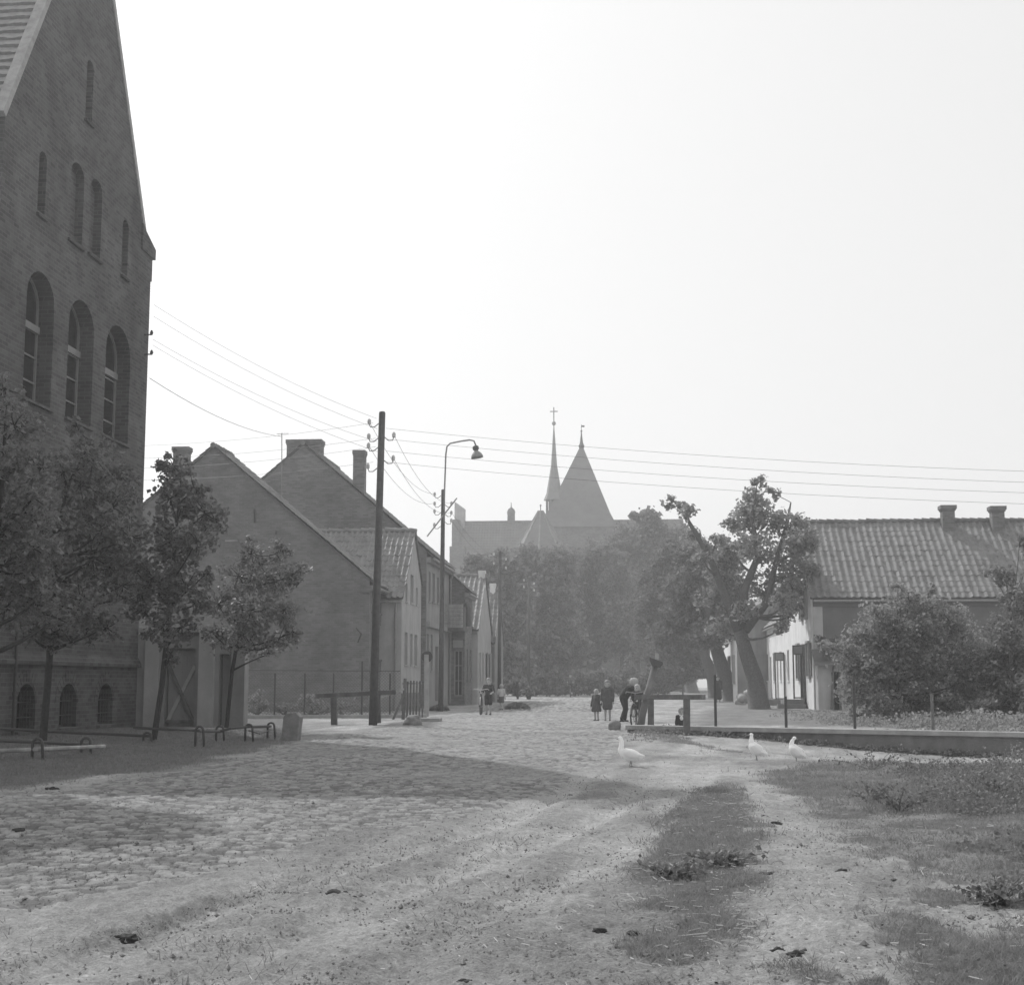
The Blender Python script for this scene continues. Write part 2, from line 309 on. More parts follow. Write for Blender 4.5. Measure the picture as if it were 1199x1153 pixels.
def ground_mat():
    n = GM.node_tree.nodes; L = GM.node_tree.links; p = n['Principled BSDF']; p.inputs['Roughness'].default_value = 0.95; p.inputs['Specular IOR Level'].default_value = 0.12
    at = n.new('ShaderNodeAttribute'); at.attribute_name = 'mask'; sp = n.new('ShaderNodeSeparateColor'); L.new(at.outputs['Color'], sp.inputs[0])
    g = n.new('ShaderNodeNewGeometry')
    def noise(sc, lo, hi, det=6, a=0.3, b=0.7):
        q = n.new('ShaderNodeTexNoise'); q.inputs['Scale'].default_value = sc; q.inputs['Detail'].default_value = det; q.inputs['Roughness'].default_value = 0.7
        L.new(g.outputs['Position'], q.inputs['Vector']); r = n.new('ShaderNodeMapRange'); r.inputs['From Min'].default_value = a; r.inputs['From Max'].default_value = b
        r.inputs['To Min'].default_value = lo; r.inputs['To Max'].default_value = hi; L.new(q.outputs['Fac'], r.inputs['Value']); return r.outputs[0]
    def math2(op, a, b):
        q = n.new('ShaderNodeMath'); q.operation = op
        for i, v in enumerate((a, b)):
            if isinstance(v, float): q.inputs[i].default_value = v
            else: L.new(v, q.inputs[i])
        return q.outputs[0]
    def mixf(f, a, b):
        q = n.new('ShaderNodeMix'); q.data_type = 'FLOAT'; L.new(f, q.inputs[0])
        for i, v in ((2, a), (3, b)):
            if isinstance(v, float): q.inputs[i].default_value = v
            else: L.new(v, q.inputs[i])
        return q.outputs[0]
    dm = n.new('ShaderNodeMapRange'); L.new(sp.outputs[2], dm.inputs['Value']); dm.inputs['From Min'].default_value = 0.25; dm.inputs['From Max'].default_value = 0.75; dm.inputs['To Min'].default_value = 0.74; dm.inputs['To Max'].default_value = 1.25
    dirt = math2('MULTIPLY', math2('MULTIPLY', math2('MULTIPLY', noise(1.1, 0.34, 0.52), noise(14.0, 0.74, 1.22)), noise(70.0, 0.75, 1.2, 3)), dm.outputs[0])
    tr = n.new('ShaderNodeMapRange'); L.new(sp.outputs[2], tr.inputs['Value']); tr.inputs['To Min'].default_value = 0.19; tr.inputs['To Max'].default_value = 0.50
    cob = math2('MULTIPLY', math2('MULTIPLY', tr.outputs[0], noise(22.0, 0.8, 1.18)), noise(0.5, 0.85, 1.15))
    grs = math2('MULTIPLY', noise(2.0, 0.14, 0.25), noise(25.0, 0.65, 1.3))
    c = mixf(sp.outputs[1], mixf(sp.outputs[0], dirt, cob), grs)
    L.new(c, p.inputs['Base Color'])
    hsum = math2('ADD', noise(28.0, 0.0, 1.0), math2('MULTIPLY', noise(95.0, 0.0, 1.0, 4), 0.5))
    b = n.new('ShaderNodeBump'); b.inputs['Strength'].default_value = 0.9; b.inputs['Distance'].default_value = 0.025
    L.new(hsum, b.inputs['Height']); L.new(b.outputs[0], p.inputs['Normal'])
ground_mat(); build_ground()
me = np_mesh('terrain', [(-230,-25,-1.2),(230,-25,-1.2),(230,395,-1.2),(-230,395,-1.2)], [(0,1,2,3)]); tag(link_mesh('terrain', me, 'grass'), kind='structure')
# ------------------------------------------------------------------ haze
hm = bpy.data.materials.new('haze_air'); hm.cycles.volume_sampling = hm_sampling; hm.use_nodes = True; n = hm.node_tree.nodes; n.remove(n['Principled BSDF'])
pv = n.new('ShaderNodeVolumePrincipled'); pv.inputs['Color'].default_value = (0.92, 0.92, 0.92, 1); pv.inputs['Density'].default_value = 0.00145; pv.inputs['Anisotropy'].default_value = 0.45
hm.node_tree.links.new(pv.outputs[0], n['Material Output'].inputs['Volume'])
tag(MB().box((-240,-30,-2.2), (240,400,60)).build('haze', hm), kind='stuff')
# ------------------------------------------------------------------ leaves, trees
def leaf_mesh(name, C, size, k=None, droop=0.3):
    N = len(C); nrm = rng.normal(size=(N, 3)); nrm[:, 2] = np.abs(nrm[:, 2])+droop; nrm /= np.linalg.norm(nrm, axis=1)[:, None]
    t = rng.normal(size=(N, 3)); t -= (t*nrm).sum(1)[:, None]*nrm; t /= np.linalg.norm(t, axis=1)[:, None]; b = np.cross(nrm, t)
    s = size*rng.uniform(0.6, 1.3, (N, 1))
    V = np.stack([C-t*s*0.55, C+b*s*0.42+nrm*s*0.10, C+t*s*0.6, C-b*s*0.42+nrm*s*0.10], 1).reshape(-1, 3)
    return np_mesh(name, V, np.arange(4*N).reshape(N, 4))
def in_sphere(n):
    d = rng.normal(size=(n, 3)); d /= np.linalg.norm(d, axis=1)[:, None]; return d*rng.uniform(0.15, 1, (n, 1))**0.45
def bez(p, q, bend, n=5):
    p = np.array(p); q = np.array(q); m = (p+q)/2+bend
    return [(1-t)**2*p+2*t*(1-t)*m+t*t*q for t in np.linspace(0, 1, n)]
def tree(name, label, cat, trunk, rads, blobs, leaf, dens, m='leaf', group=None, sub=0.4, flat=0.8, clip=None, twig=0.012, limbs=(), bare=0, nseg=9):
    """trunk: world points; blobs: (x,y,z,r) world spheres of foliage"""
    base = np.array(trunk[0]); t = thing(name, base, label, cat, group); mb = MB()
    jit = [np.array(p, float) for p in trunk]
    fl = [jit[0]-np.array([0,0,0.15])]+jit; rr = [rads[0]*1.45]+[rads[0]*1.0]+list(rads[1:])
    mb.tube(fl, rr, nseg)
    allpts = [(p, r) for p, r in zip(jit, rads)]
    for i in range(len(jit)-1):
        for f in (0.33, 0.66): allpts.append((jit[i]*(1-f)+jit[i+1]*f, rads[i]*(1-f)+rads[i+1]*f))
    for lp, lr in limbs:
        mb.tube(lp, lr, 7); allpts += [(np.array(p), r) for p, r in zip(lp, lr)]
        for i in range(len(lp)-1): allpts.append(((np.array(lp[i])+np.array(lp[i+1]))/2, (lr[i]+lr[i+1])/2))
    cen = []
    for (x, y, z, r) in blobs:
        c = np.array([x, y, z]); best = None
        for p, pr in allpts:
            if p[2] < base[2]+0.25*(jit[-1][2]-base[2]): continue
            d = np.linalg.norm(p-c)+max(0, p[2]-c[2]+0.3)*1.5
            if best is None or d < best[0]: best = (d, p, pr)
        p, pr = best[1], best[2]; r0 = max(min(pr*0.55, 0.02+0.03*best[0]), 0.012)
        mb.tube(bez(p, c, np.array([0, 0, -0.12*best[0]])+rng.normal(0, 0.06*best[0]+0.01, 3)), list(np.linspace(r0, twig, 5)), 5)
        k = max(3, int(9*(r/max(sub, 0.1))**1.6)); k = min(k, 60)
        sc = c+in_sphere(k)*np.array([r, r, r*flat])
        for q in sc[:min(k, 10)]: mb.tube(bez(c, q, rng.normal(0, 0.08*r, 3), 3), [twig, twig*0.8, twig*0.4], 4)
        w = int(dens*(r/0.5)**2)
        idx = rng.integers(0, k, w); spread = min(sub, r*0.5)
        cen.append(sc[idx]+rng.normal(size=(w, 3))*spread*np.array([0.45, 0.45, 0.38]))
    C = np.concatenate(cen)
    if clip is not None: C = C[clip(C)]
    mb.build('trunk', 'bark2' if name == 'street_tree' else 'bark', t, True)
    me = leaf_mesh('crown', C-base, leaf); link_mesh('crown', me, m, t)
    return t
def blob_px(lst, Y, depth=1.0):
    out = []
    for a, b, r in lst:
        p = onY(a, b, Y); rr = r/scale_at(p); out.append((p[0], p[1]+rng.uniform(-0.7, 0.7)*depth, p[2], rr))
    return out
def pathY(lst, Y): return [onY(a, b, Y) for a, b in lst]
clipw = lambda C: C[:, 0] > -12.95
# young street trees beside the school
def street_tree(base, pts, rads, blobs, label, dens=330, leaf=0.102, depth=0.9, m='leaf'):
    b = G(*base); Y = b[1]; tr = [b]+pathY(pts, Y)
    bl = blob_px(blobs, Y, depth)
    # a second layer of foliage for depth, so the crown is round from any side
    bl += [(x+rng.normal(0, 0.15), y+rng.choice([-1, 1])*rng.uniform(0.5, 1.0), z+rng.normal(0, 0.15)-0.05, r*0.8) for x, y, z, r in bl if r > 0.3]
    return tree('street_tree', label, 'tree', tr, rads, bl, leaf, dens, m, 'young trees along the school', 0.28, 0.85, clipw)
street_tree((50,871), [(56,800),(60,740),(64,650),(78,570),(108,515)], [0.075,0.066,0.06,0.05,0.03,0.013],
    [(110,535,28),(85,565,38),(118,590,36),(60,615,42),(100,650,46),(140,625,24),(50,680,40),(108,705,36),(72,735,28),(142,685,24),(30,640,30),(20,700,30),(95,500,12),(155,640,12),(130,735,18),(45,725,25)],
    'full young leafy tree standing in front of the brick school basement windows')
street_tree((180,867), [(190,800),(196,740),(204,650),(212,560)], [0.062,0.056,0.05,0.035,0.013],
    [(212,550,20),(203,585,28),(232,598,24),(193,632,34),(236,640,26),(190,685,34),(226,690,28),(200,735,26),(166,668,18),(248,672,14),(168,715,16),(190,545,8),(200,765,14),(250,620,10),(226,570,16)],
    'slender young tree with leaning trunk between school corner and gate')
street_tree((265,853), [(272,785),(286,705),(300,650)], [0.055,0.05,0.036,0.013],
    [(300,650,18),(325,640,16),(283,675,24),(320,678,26),(345,675,16),(268,708,26),(304,712,30),(338,715,20),(254,745,20),(298,748,24),(330,748,18),(358,668,9),(240,738,14),(345,740,12),(310,765,12),(290,630,8)],
    'low round young tree nearest the stone bollard', dens=300, m='leaf2')
street_tree((-28,888), [(-20,800),(-12,700),(0,590),(8,480)], [0.11,0.095,0.08,0.05,0.02],
    [(6,455,20),(18,500,32),(-15,540,44),(28,545,30),(20,600,42),(-30,620,50),(35,640,30),(0,670,42),(-45,690,45),(25,700,26),(-60,560,50),(48,585,16),(-20,730,30)],
    'tree at the left picture edge with its trunk out of view', dens=330, m='leaf2')
for (x, y, h) in ((-10.6, 18.6, 10.5),):       # unseen tree added just outside the picture, sized and placed to shade the setts
    z0 = float(gz(x, y)); tr = [(x, y, z0), (x+.05, y, z0+2), (x, y+.1, z0+4), (x+.1, y, z0+h-1)]
    bl = [(x+rng.normal(0, .95), y+rng.normal(0, .95), z0+3.6+rng.uniform(0, h-4.4), rng.uniform(.5, .95)) for _ in range(22)]
    tree('street_tree', 'unseen tree added beyond the left picture edge to shade the setts', 'tree', tr, [.1,.08,.06,.03], bl, .13, 330, 'leaf', 'young trees along the school', .28, clip=lambda C: C[:, 0] < -.485*C[:, 1]-.2)
# big old limes on the right side of the street
bR = G(889,830); YR = bR[1]
limb1 = pathY([(867,742),(848,695),(832,655),(815,625),(800,600),(786,583)], YR)
limb2 = pathY([(866,735),(872,690),(888,650),(880,605),(886,572)], YR)
limb3 = pathY([(872,738),(898,705),(908,660),(922,610),(926,588)], YR)
tree('lime_tree', 'old lime tree with thick leaning trunk before the whitewashed house', 'tree', [bR]+pathY([(884,795),(874,765),(866,738)], YR), [0.52,0.38,0.33,0.3],
    blob_px([(885,590,18),(872,606,22),(900,608,22),(926,615,20),(938,640,16),(902,642,26),(928,668,22),(896,682,22),(862,645,18),(850,672,24),(916,708,18),(836,700,20),(786,588,9),(803,602,12),(812,624,12),(868,716,16),(944,655,12),(846,735,18),(888,566,10),(905,578,9),(858,612,12),(912,735,10),(930,640,18),(880,640,22),(820,655,14),(838,635,10),(936,682,16),(932,702,12),(944,628,10),(925,690,14),(842,655,12),(826,640,9),(946,668,13),(943,690,12),(938,712,12),(925,722,12),(948,640,11),(797,594,8),(886,578,12),(880,598,14)], YR, 2.2),
    0.19, 150, 'leafl', 'old limes along the right side of the street', 0.34, 0.8, None, 0.02, ((limb1,[.28,.21,.15,.11,.07,.03]),(limb2,[.28,.2,.15,.09,.03]),(limb3,[.24,.17,.12,.08,.03])), nseg=14)
mb = MB()
def old_tree(base, pts, rads, blobs, label, dens=150, leaf=0.28, depth=2.5, m='leaf3'):
    b = G(*base); Y = b[1]
    return tree('lime_tree', label, 'tree', [b]+pathY(pts, Y), rads, blob_px(blobs, Y, depth), leaf, dens, m, 'old limes along the right side of the street', 0.5, 0.8, None, 0.02, nseg=12)
old_tree((858,821), [(850,795),(842,770),(836,750),(828,715),(822,680)], [0.62,0.5,0.42,0.38,0.25,0.1],
    [(845,650,24),(825,665,26),(805,690,30),(850,690,26),(830,715,26),(800,722,26),(780,745,20),(825,745,22),(850,735,20),(812,650,18)], 'second lime with straight leaning trunk, behind the thick leaning one')
old_tree((838,817), [(834,790),(825,768),(815,740),(806,700)], [0.6,0.45,0.38,0.3,0.1],
    [(790,655,26),(770,680,26),(790,705,30),(760,710,24),(775,735,24),(800,752,20),(815,720,22),(755,735,18),(782,762,14)], 'third lime with forked trunk, partly hidden behind a fence post')
old_tree((811,811), [(806,790),(803,770),(796,735)], [0.75,0.6,0.5,0.2],
    [(765,650,26),(745,690,28),(770,720,28),(740,730,20),(800,745,24),(788,680,26),(750,752,16),(800,700,25),(775,625,14),(800,630,14)], 'fourth lime, farthest and haziest of the leaning row', 190, 0.36, 4)
# trees before the church
FT = 'trees in front of the church'
def far_tree(pxb, Y, blobs, label, m='leaf3'):
    p = onY(pxb, 805, Y); b = np.array([p[0], Y, 0.0]); top = onY(pxb, min(q[1] for q in blobs)+20, Y)
    tree('church_tree', label, 'tree', [b, b+(0.1,0,3), b*(1,1,0)+np.array([0.3,0,top[2]*0.7])], [0.5,0.4,0.15], blob_px(blobs, Y, 4.0), 0.5, 80, m, FT, 1.15, 0.8, None, 0.03)
far_tree(573, 128, [(560,672,22),(580,664,22),(600,668,20),(575,690,26),(600,700,24),(560,710,20),(590,735,26),(570,760,22),(600,775,24),(555,655,12),(590,795,20)], 'hazy tree rising over the last houses of the left row')
far_tree(630, 140, [(625,660,24),(650,664,24),(610,680,26),(640,690,30),(665,700,24),(620,730,28),(650,745,28),(610,770,24),(640,785,26),(668,760,22),(625,800,18),(655,800,18)], 'broad hazy tree below the slim spire')
far_tree(690, 150, [(685,652,22),(665,664,22),(705,654,24),(680,680,30),(715,680,28),(695,720,30),(725,725,26),(670,735,24),(690,755,24),(728,755,18),(660,780,18)], 'broad hazy tree below the steep pyramid roof')
far_tree(745, 165, [(740,640,24),(725,655,20),(765,640,24),(760,615,16),(745,680,28),(770,680,26),(735,715,24),(760,720,28),(750,755,22),(745,607,8),(780,650,20),(725,700,22)], 'tall pale tree topping the nave roof right of the pyramid roof')
far_tree(800, 175, [(790,660,24),(810,650,24),(830,670,24),(800,700,28),(830,710,26),(780,730,24),(815,745,26),(850,700,24),(850,660,20),(860,740,24),(790,770,20)], 'pale distant tree hidden behind the lime row')
# ------------------------------------------------------------------ tiled roof sheets
def tile_sheet(O, U, Vv, ul, vl, tw=0.24, row=0.33, amp=0.035, lip=0.03, jit=0.008, k=6):
    O = np.array(O, float); U = np.array(U, float)/np.linalg.norm(U); Vv = np.array(Vv, float)/np.linalg.norm(Vv); Nn = np.cross(U, Vv)
    if Nn[2] < 0: Nn = -Nn
    nt_ = max(1, int(round(ul/tw))); tw = ul/nt_; nr = max(1, int(round(vl/row))); row = vl/nr
    u = np.linspace(0, ul, nt_*k+1); ph = (u/tw) % 1.0; prof = amp*(0.5+0.5*np.cos(2*math.pi*ph))**1.5
    ti = np.minimum((u/tw).astype(int), nt_-1); lines = []
    for r in range(nr):
        j = rng.normal(0, jit, nt_)[ti]; sg = 0.02*math.sin(r*0.4)
        for v, hh in ((r*row+j*0.4, lip+j*0.6), ((r+1)*row-0.01+0*j, 0.0+j*0.3)):
            lines.append(O+np.outer(u, U)+np.outer(v, Vv)+np.outer(prof+hh+0.014*np.sin(u*0.9+r*0.2)-0.022*np.sin(math.pi*u/ul), Nn))
    L = np.array(lines); nl, nc = L.shape[:2]
    ii = (np.arange(nl-1)[:, None]*nc+np.arange(nc-1)[None]).ravel()
    return L.reshape(-1, 3), np.stack([ii, ii+1, ii+nc+1, ii+nc], 1)
def roof_obj(name, m, parent, sheets, extra=None):
    b = BASE[parent.name]; vs = []; fs = []; o = 0
    for v, f in sheets: vs.append(v-b); fs.append(f+o); o += len(v)
    me = np_mesh(name, np.concatenate(vs), np.concatenate(fs)); return link_mesh(name, me, m, parent)
# ------------------------------------------------------------------ buildings
class House:
    """solid body with real recessed openings; axis 'Y': gables face +-Y, axis 'X': gables face +-X"""
    def __init__(s, name, label, axis, x0, x1, y0, y1, ez, rz, wall, cat='house', group=None, z0=-0.6, ridge=None):
        s.t = thing(name, ((x0+x1)/2, (y0+y1)/2, 0), label, cat, group); s.a = axis; s.b = (x0, x1, y0, y1, ez, rz); s.w = wall; s.cut = MB(); s.body = MB(); s.ops = 0
        m = ridge if ridge is not None else ((x0+x1)/2 if axis == 'Y' else (y0+y1)/2); s.m = m
        if axis == 'Y': s.body.prism([(x0,y0,z0),(x1,y0,z0),(x1,y0,ez),(m,y0,rz),(x0,y0,ez)], (0, y1-y0, 0))
        else: s.body.prism([(x0,y0,z0),(x0,y1,z0),(x0,y1,ez),(x0,m,rz),(x0,y0,ez)], (x1-x0, 0, 0))
    def frame(s, face):
        x0, x1, y0, y1 = s.b[:4]
        return {'+X': (np.array([x1,0,0.]), np.array([0,1.,0]), np.array([1.,0,0])), '-X': (np.array([x0,0,0.]), np.array([0,1.,0]), np.array([-1.,0,0])),
                '-Y': (np.array([0,y0,0.]), np.array([1.,0,0]), np.array([0,-1.,0]))}[face]
    def opening(s, face, a0, a1, z0, z1, depth=0.18, arch=0.0, kind='window', pane='glass', frame='paintw', mull=(1, 2), sill=0.06, fw=0.05, transom=None, surround=None):
        O, U, N = s.frame(face); Z = np.array([0,0,1.]); a0, a1 = sorted((a0, a1)); P = lambda u, z, d: O+U*u+Z*z-N*d
        pts = [(a0, z0), (a1, z0), (a1, z1-arch)]
        if arch > 0:
            c = (a0+a1)/2; w = (a1-a0)/2
            for k in range(1, 10):
                an = math.pi*k/10; pts.append((c+w*math.cos(an), z1-arch+arch*math.sin(an)))
        pts.append((a0, z1-arch))
        s.cut.prism([P(u, z, -0.15) for u, z in pts], -N*(depth+0.15)); s.ops += 1
        if kind is None: return None
        fo = MB(); d = depth-0.03
        ring = pts+[pts[0]]
        for (u, z), (u2, z2) in zip(ring, ring[1:]):
            if abs(u-u2)+abs(z-z2) > 0.01: fo.beam(P(u, z, d), P(u2, z2, d), fw*1.6, 0.06, N)
        cx = np.linspace(a0, a1, mull[0]+2)[1:-1] if mull else []
        for u in cx: fo.beam(P(u, z0, d), P(u, z1-arch*0.1, d), fw*0.8, 0.05, N)
        if mull:
            for z in np.linspace(z0, z1-arch, mull[1]+2)[1:-1]: fo.beam(P(a0, z, d+0.004), P(a1, z, d+0.004), fw*0.6, 0.04, N)
        if transom: fo.beam(P(a0, transom, d-0.02), P(a1, transom, d-0.02), 0.16, 0.1, N)
        w_ = fo.build(kind, frame, s.t)
        g = MB().prism([P(u, z, depth-0.012) for u, z in pts], -N*0.01); g.build('pane' if kind == 'window' else 'leaf', pane, w_)
        if sill and kind == 'window':
            MB().prism([P(a0-0.06, z0-0.07, -sill), P(a1+0.06, z0-0.07, -sill), P(a1+0.06, z0-0.005, -sill), P(a0-0.06, z0-0.005, -sill)], -N*(sill+depth*0.8)).build('sill', s.w if surround is None else surround, w_)
        return w_
    def part(s, name, mb, m): return mb.build(name, m, s.t)
    def roof(s, m='tile', tw=0.24, row=0.33, amp=0.035, over=0.3, verge=0.12, lift=0.07, vback=None, ridge=True, board='wood', gutter=True, jit=0.008, lip=0.025):
        x0, x1, y0, y1, ez, rz = s.b; mid = s.m; sh = []; rr = []
        sides = ((x1, 1), (x0, -1)) if s.a == 'Y' else ((y0, -1), (y1, 1))
        bd = MB(); gts = []; lo, hi = (y0, y1) if s.a == 'Y' else (x0, x1)
        for e, sg in sides:
            run = abs(mid-e); sl = math.hypot(run, rz-ez); d = np.array([(mid-e)/sl, (rz-ez)/sl]); nn = np.array([-d[1]*np.sign(mid-e), abs(d[0])])
            st = np.array([e, ez])-d*over+nn*lift
            if s.a == 'Y': O = (st[0], lo-verge, st[1]); U = (0, 1, 0); V = (d[0], 0, d[1])
            else: O = (lo-verge, st[0], st[1]); U = (1, 0, 0); V = (0, d[0], d[1])
            sh.append(tile_sheet(O, U, V, hi-lo+2*verge, sl+over, tw, row, amp, lip, jit))
            # roof deck under the tiles closes the edges
            e2 = np.array([e, ez])-d*over+nn*0.012; r2 = np.array([mid, rz])+nn*0.012
            th = nn*(lift-0.012-0.02)
            q = [e2, r2, r2+th, e2+th]
            if s.a == 'Y': bd.prism([(a, lo-verge*0.85, b) for a, b in q], (0, hi-lo+1.7*verge, 0))
            else: bd.prism([(lo-verge*0.85, a, b) for a, b in q], (hi-lo+1.7*verge, 0, 0))
            gp = np.array([e, ez])-d*(over+0.04)-np.array([0, 0.05]);
            if gutter:
                gt = MB(); gts.append(gt)
                if s.a == 'Y': gt.tube([(gp[0], lo, gp[1]), (gp[0], hi, gp[1]-0.03)], 0.06, 8)
                else: gt.tube([(lo, gp[0], gp[1]), (hi, gp[0], gp[1]-0.03)], 0.06, 8)
        r = roof_obj('roof', m, s.t, sh); bd.build('roof_deck', board, r)
        for gt in gts: gt.build('gutter', 'steel', r)
        if ridge:
            rc = MB(); zz = rz+lift+amp*0.6; k = lo-verge
            while k < hi+verge-0.05:
                k2 = min(k+0.38, hi+verge); up = rng.normal(0, 0.012)
                a = (mid, k, zz+0.02+up) if s.a == 'Y' else (k, mid, zz+0.02+up); b = (mid, k2+0.03, zz-0.015+up) if s.a == 'Y' else (k2+0.03, mid, zz-0.015+up)
                rc.tube([a, b], [0.125, 0.105], 8); k = k2
            rc.build('ridge_tiles', m, r)
        s.r = r; return r
    def chimney(s, x, y, z0, z1, w=0.5, d=0.5, m='gable2', cap=0.06, parent=None):
        c = MB().box((x-w/2, y-d/2, z0), (x+w/2, y+d/2, z1-0.18)).box((x-w/2-cap, y-d/2-cap, z1-0.18), (x+w/2+cap, y+d/2+cap, z1))
        c.box((x-w/2-cap*.5, y-d/2-cap*.5, z1-0.26), (x+w/2+cap*.5, y+d/2+cap*.5, z1-0.18))
        return c.build('chimney', m, parent or s.r)
    def done(s):
        o = s.body.build('wall', s.w, s.t)
        if s.ops:
            cb = s.cut.build('cutter', s.w, s.t); md = o.modifiers.new('b', 'BOOLEAN'); md.operation = 'DIFFERENCE'; md.object = cb; md.solver = 'EXACT'
            bpy.context.view_layer.update(); dg = bpy.context.evaluated_depsgraph_get()
            me = bpy.data.meshes.new_from_object(o.evaluated_get(dg)); o.modifiers.clear(); old = o.data; o.data = me; me.name = 'wall'
            bpy.data.meshes.remove(old); bpy.data.objects.remove(cb)
        return s.t
def yx(px, py, X): return onX(px, py, X)[1]
def zx(px, py, X): return onX(px, py, X)[2]
# --- the brick school
XS = -13.1
ys0 = yx(6, 140, XS); ys1 = yx(169.5, 290, XS); ye_ = yx(170.5, 500, XS); ym = (ys0+ys1)/2; ezs = zx(170, 283, XS); rzs = ezs+(ys1-ys0)/2*1.78
school = House('school', 'tall dark brick school with steep gable and arched windows', 'X', XS-13, XS, ys0, ys1, ezs, rzs, 'school', 'school')
zb1 = zx(92, 349, XS); zb0 = zx(90, 494, XS)
for (a, b, py) in ((29, 62, 400), (79, 109, 420), (123, 152, 440)):
    y0, y1 = yx(a, py, XS), yx(b, py, XS)
    school.opening('+X', y0, y1, zb0, zb1, 0.42, (y1-y0)*0.42, 'window', 'glass', 'paintd', (1, 3), 0.08, 0.06, transom=zb1-1.15)
for (a, b, t, bt) in ((45,54,177,250), (82,98,190,283), (105,119,209,299), (143,150,257,322), (101,109,70,141)):
    y0, y1 = yx(a, (t+bt)/2, XS), yx(b, (t+bt)/2, XS)
    z1, z0 = zx((a+b)/2, t, XS), zx((a+b)/2, bt, XS)
    school.opening('+X', y0, y1, z0, z1, 0.2, (y1-y0)*0.4, None)
    MB().prism([(XS-0.14,y0-.05,z0-.01),(XS+0.07,y0-.05,z0-.09),(XS+0.07,y0-.05,z0-.14),(XS-0.14,y0-.05,z0-.14)], (0,y1-y0+.1,0)).build('niche_sill', 'niche', school.t)
zl = zx(162, 776, XS)
for (a, b, t, bt) in ((23,45,800,853), (73,93,800,850), (118,135,802,849)):
    y0, y1 = yx(a, 825, XS+.07), yx(b, 825, XS+.07)
    w = school.opening('+X', y0, y1, zx(93, 850, XS), zx(93, 800, XS), 0.36, (y1-y0)*0.45, 'window', 'glass', 'iron', (0, 0), 0.09)
    gr = MB(); z0, z1 = zx(93, 850, XS)+.03, zx(93, 800, XS)-.1
    for u in np.linspace(y0+.06, y1-.06, 6): gr.tube([(XS-.1, u, z0), (XS-.1, u, z1-.05)], 0.012, 5)
    for z in (z0+.25, z1-.3): gr.tube([(XS-.1, y0, z), (XS-.1, y1, z)], 0.012, 5)
    gr.build('grille', 'iron', w)
    ar = MB(); c = (y0+y1)/2; wv = (y1-y0)/2; zz = z1+.1-(y1-y0)*.45
    for k in range(13):                                             # brick arch of headers, a little proud
        a1_, a2_ = math.pi*k/13+.02, math.pi*(k+1)/13-.02
        q = [(XS, c+r*math.cos(an), zz+(r*.95)*math.sin(an)) for r, an in ((wv+.03,a1_),(wv+.28,a1_),(wv+.28,a2_),(wv+.03,a2_))]
        ar.prism(q, (0.012, 0, 0))
    ar.build('arch', 'school', w)
school.part('string_course', MB().prism([(XS,ys0,zl-.12),(XS+.10,ys0,zl-.12),(XS+.10,ys0,zl-.04),(XS+.01,ys0,zl+.13),(XS,ys0,zl+.13)], (0,ye_-ys0+.02,0)), 'school')
school.part('corner_pier', MB().box((XS-.6,ys1-.003,-.5),(XS-.002,ye_,ezs-.95)).box((XS-.6,ys1-.003,ezs-.947),(XS+.0,ye_+.10,ezs-.3)), 'school')
school.part('kneeler', MB().prism([(XS+.05,ys1-.30,ezs-.30),(XS+.05,ye_+.22,ezs-.30),(XS+.05,ye_+.22,ezs-.02),(XS+.05,ys1-.05,ezs+.28),(XS+.05,ys1-.30,ezs+.42)], (-.6,0,0)), 'school')
school.part('drainpipe', MB().tube([(XS+.1, yx(13, 780, XS), 0), (XS+.1, yx(13, 780, XS), 3.1)], 0.035, 8).tube([(XS+.1, yx(12,740,XS), 3.05),(XS+.1, yx(12,740,XS), 3.35)], [.1,.13], 8), 'iron')
slope = math.hypot((ys1-ys0)/2, rzs-ezs); dY = (ym-ys0)/slope; dZ = (rzs-ezs)/slope
sh = [tile_sheet((XS-13.2, ys0-.3*dY-.05, ezs-.3*dZ+.03), (1,0,0), (0,dY,dZ), 13.2-.2, slope+.3, .18, .26, .004, .07, .012, 3), tile_sheet((XS-13.2, ys1+.3*dY+.05, ezs-.3*dZ+.03), (1,0,0), (0,-dY,dZ), 13.2-.2, slope+.3, .18, .26, .004, .07, .012, 3)]
school.r = roof_obj('roof', 'flat', school.t, sh)
cp = MB()
for sg, ye in ((1, ys0), (-1, ys1)):
    p0 = np.array([0, ye, ezs]); d = np.array([0, sg*dY, dZ]); nn = np.array([0, -sg*dZ, dY])
    q = [p0-d*.05, p0+d*slope, p0+d*slope+nn*.16, p0-d*.05+nn*.16]
    cp.prism([(XS+.03+0, a[1], a[2]) for a in q], (-.24, 0, 0))
cp.build('coping', 'mortar', school.t)
for zz in (392, 415): school.part('wire_bracket', MB().beam((XS, yx(169,zz,XS), zx(169,zz,XS)), (XS+.22, yx(169,zz,XS), zx(169,zz,XS)), .03, .03).lathe([(.03,0),(.05,.05),(.02,.12)], (XS+.2, yx(169,zz,XS), zx(169,zz,XS)), 8), 'iron')
school.done()
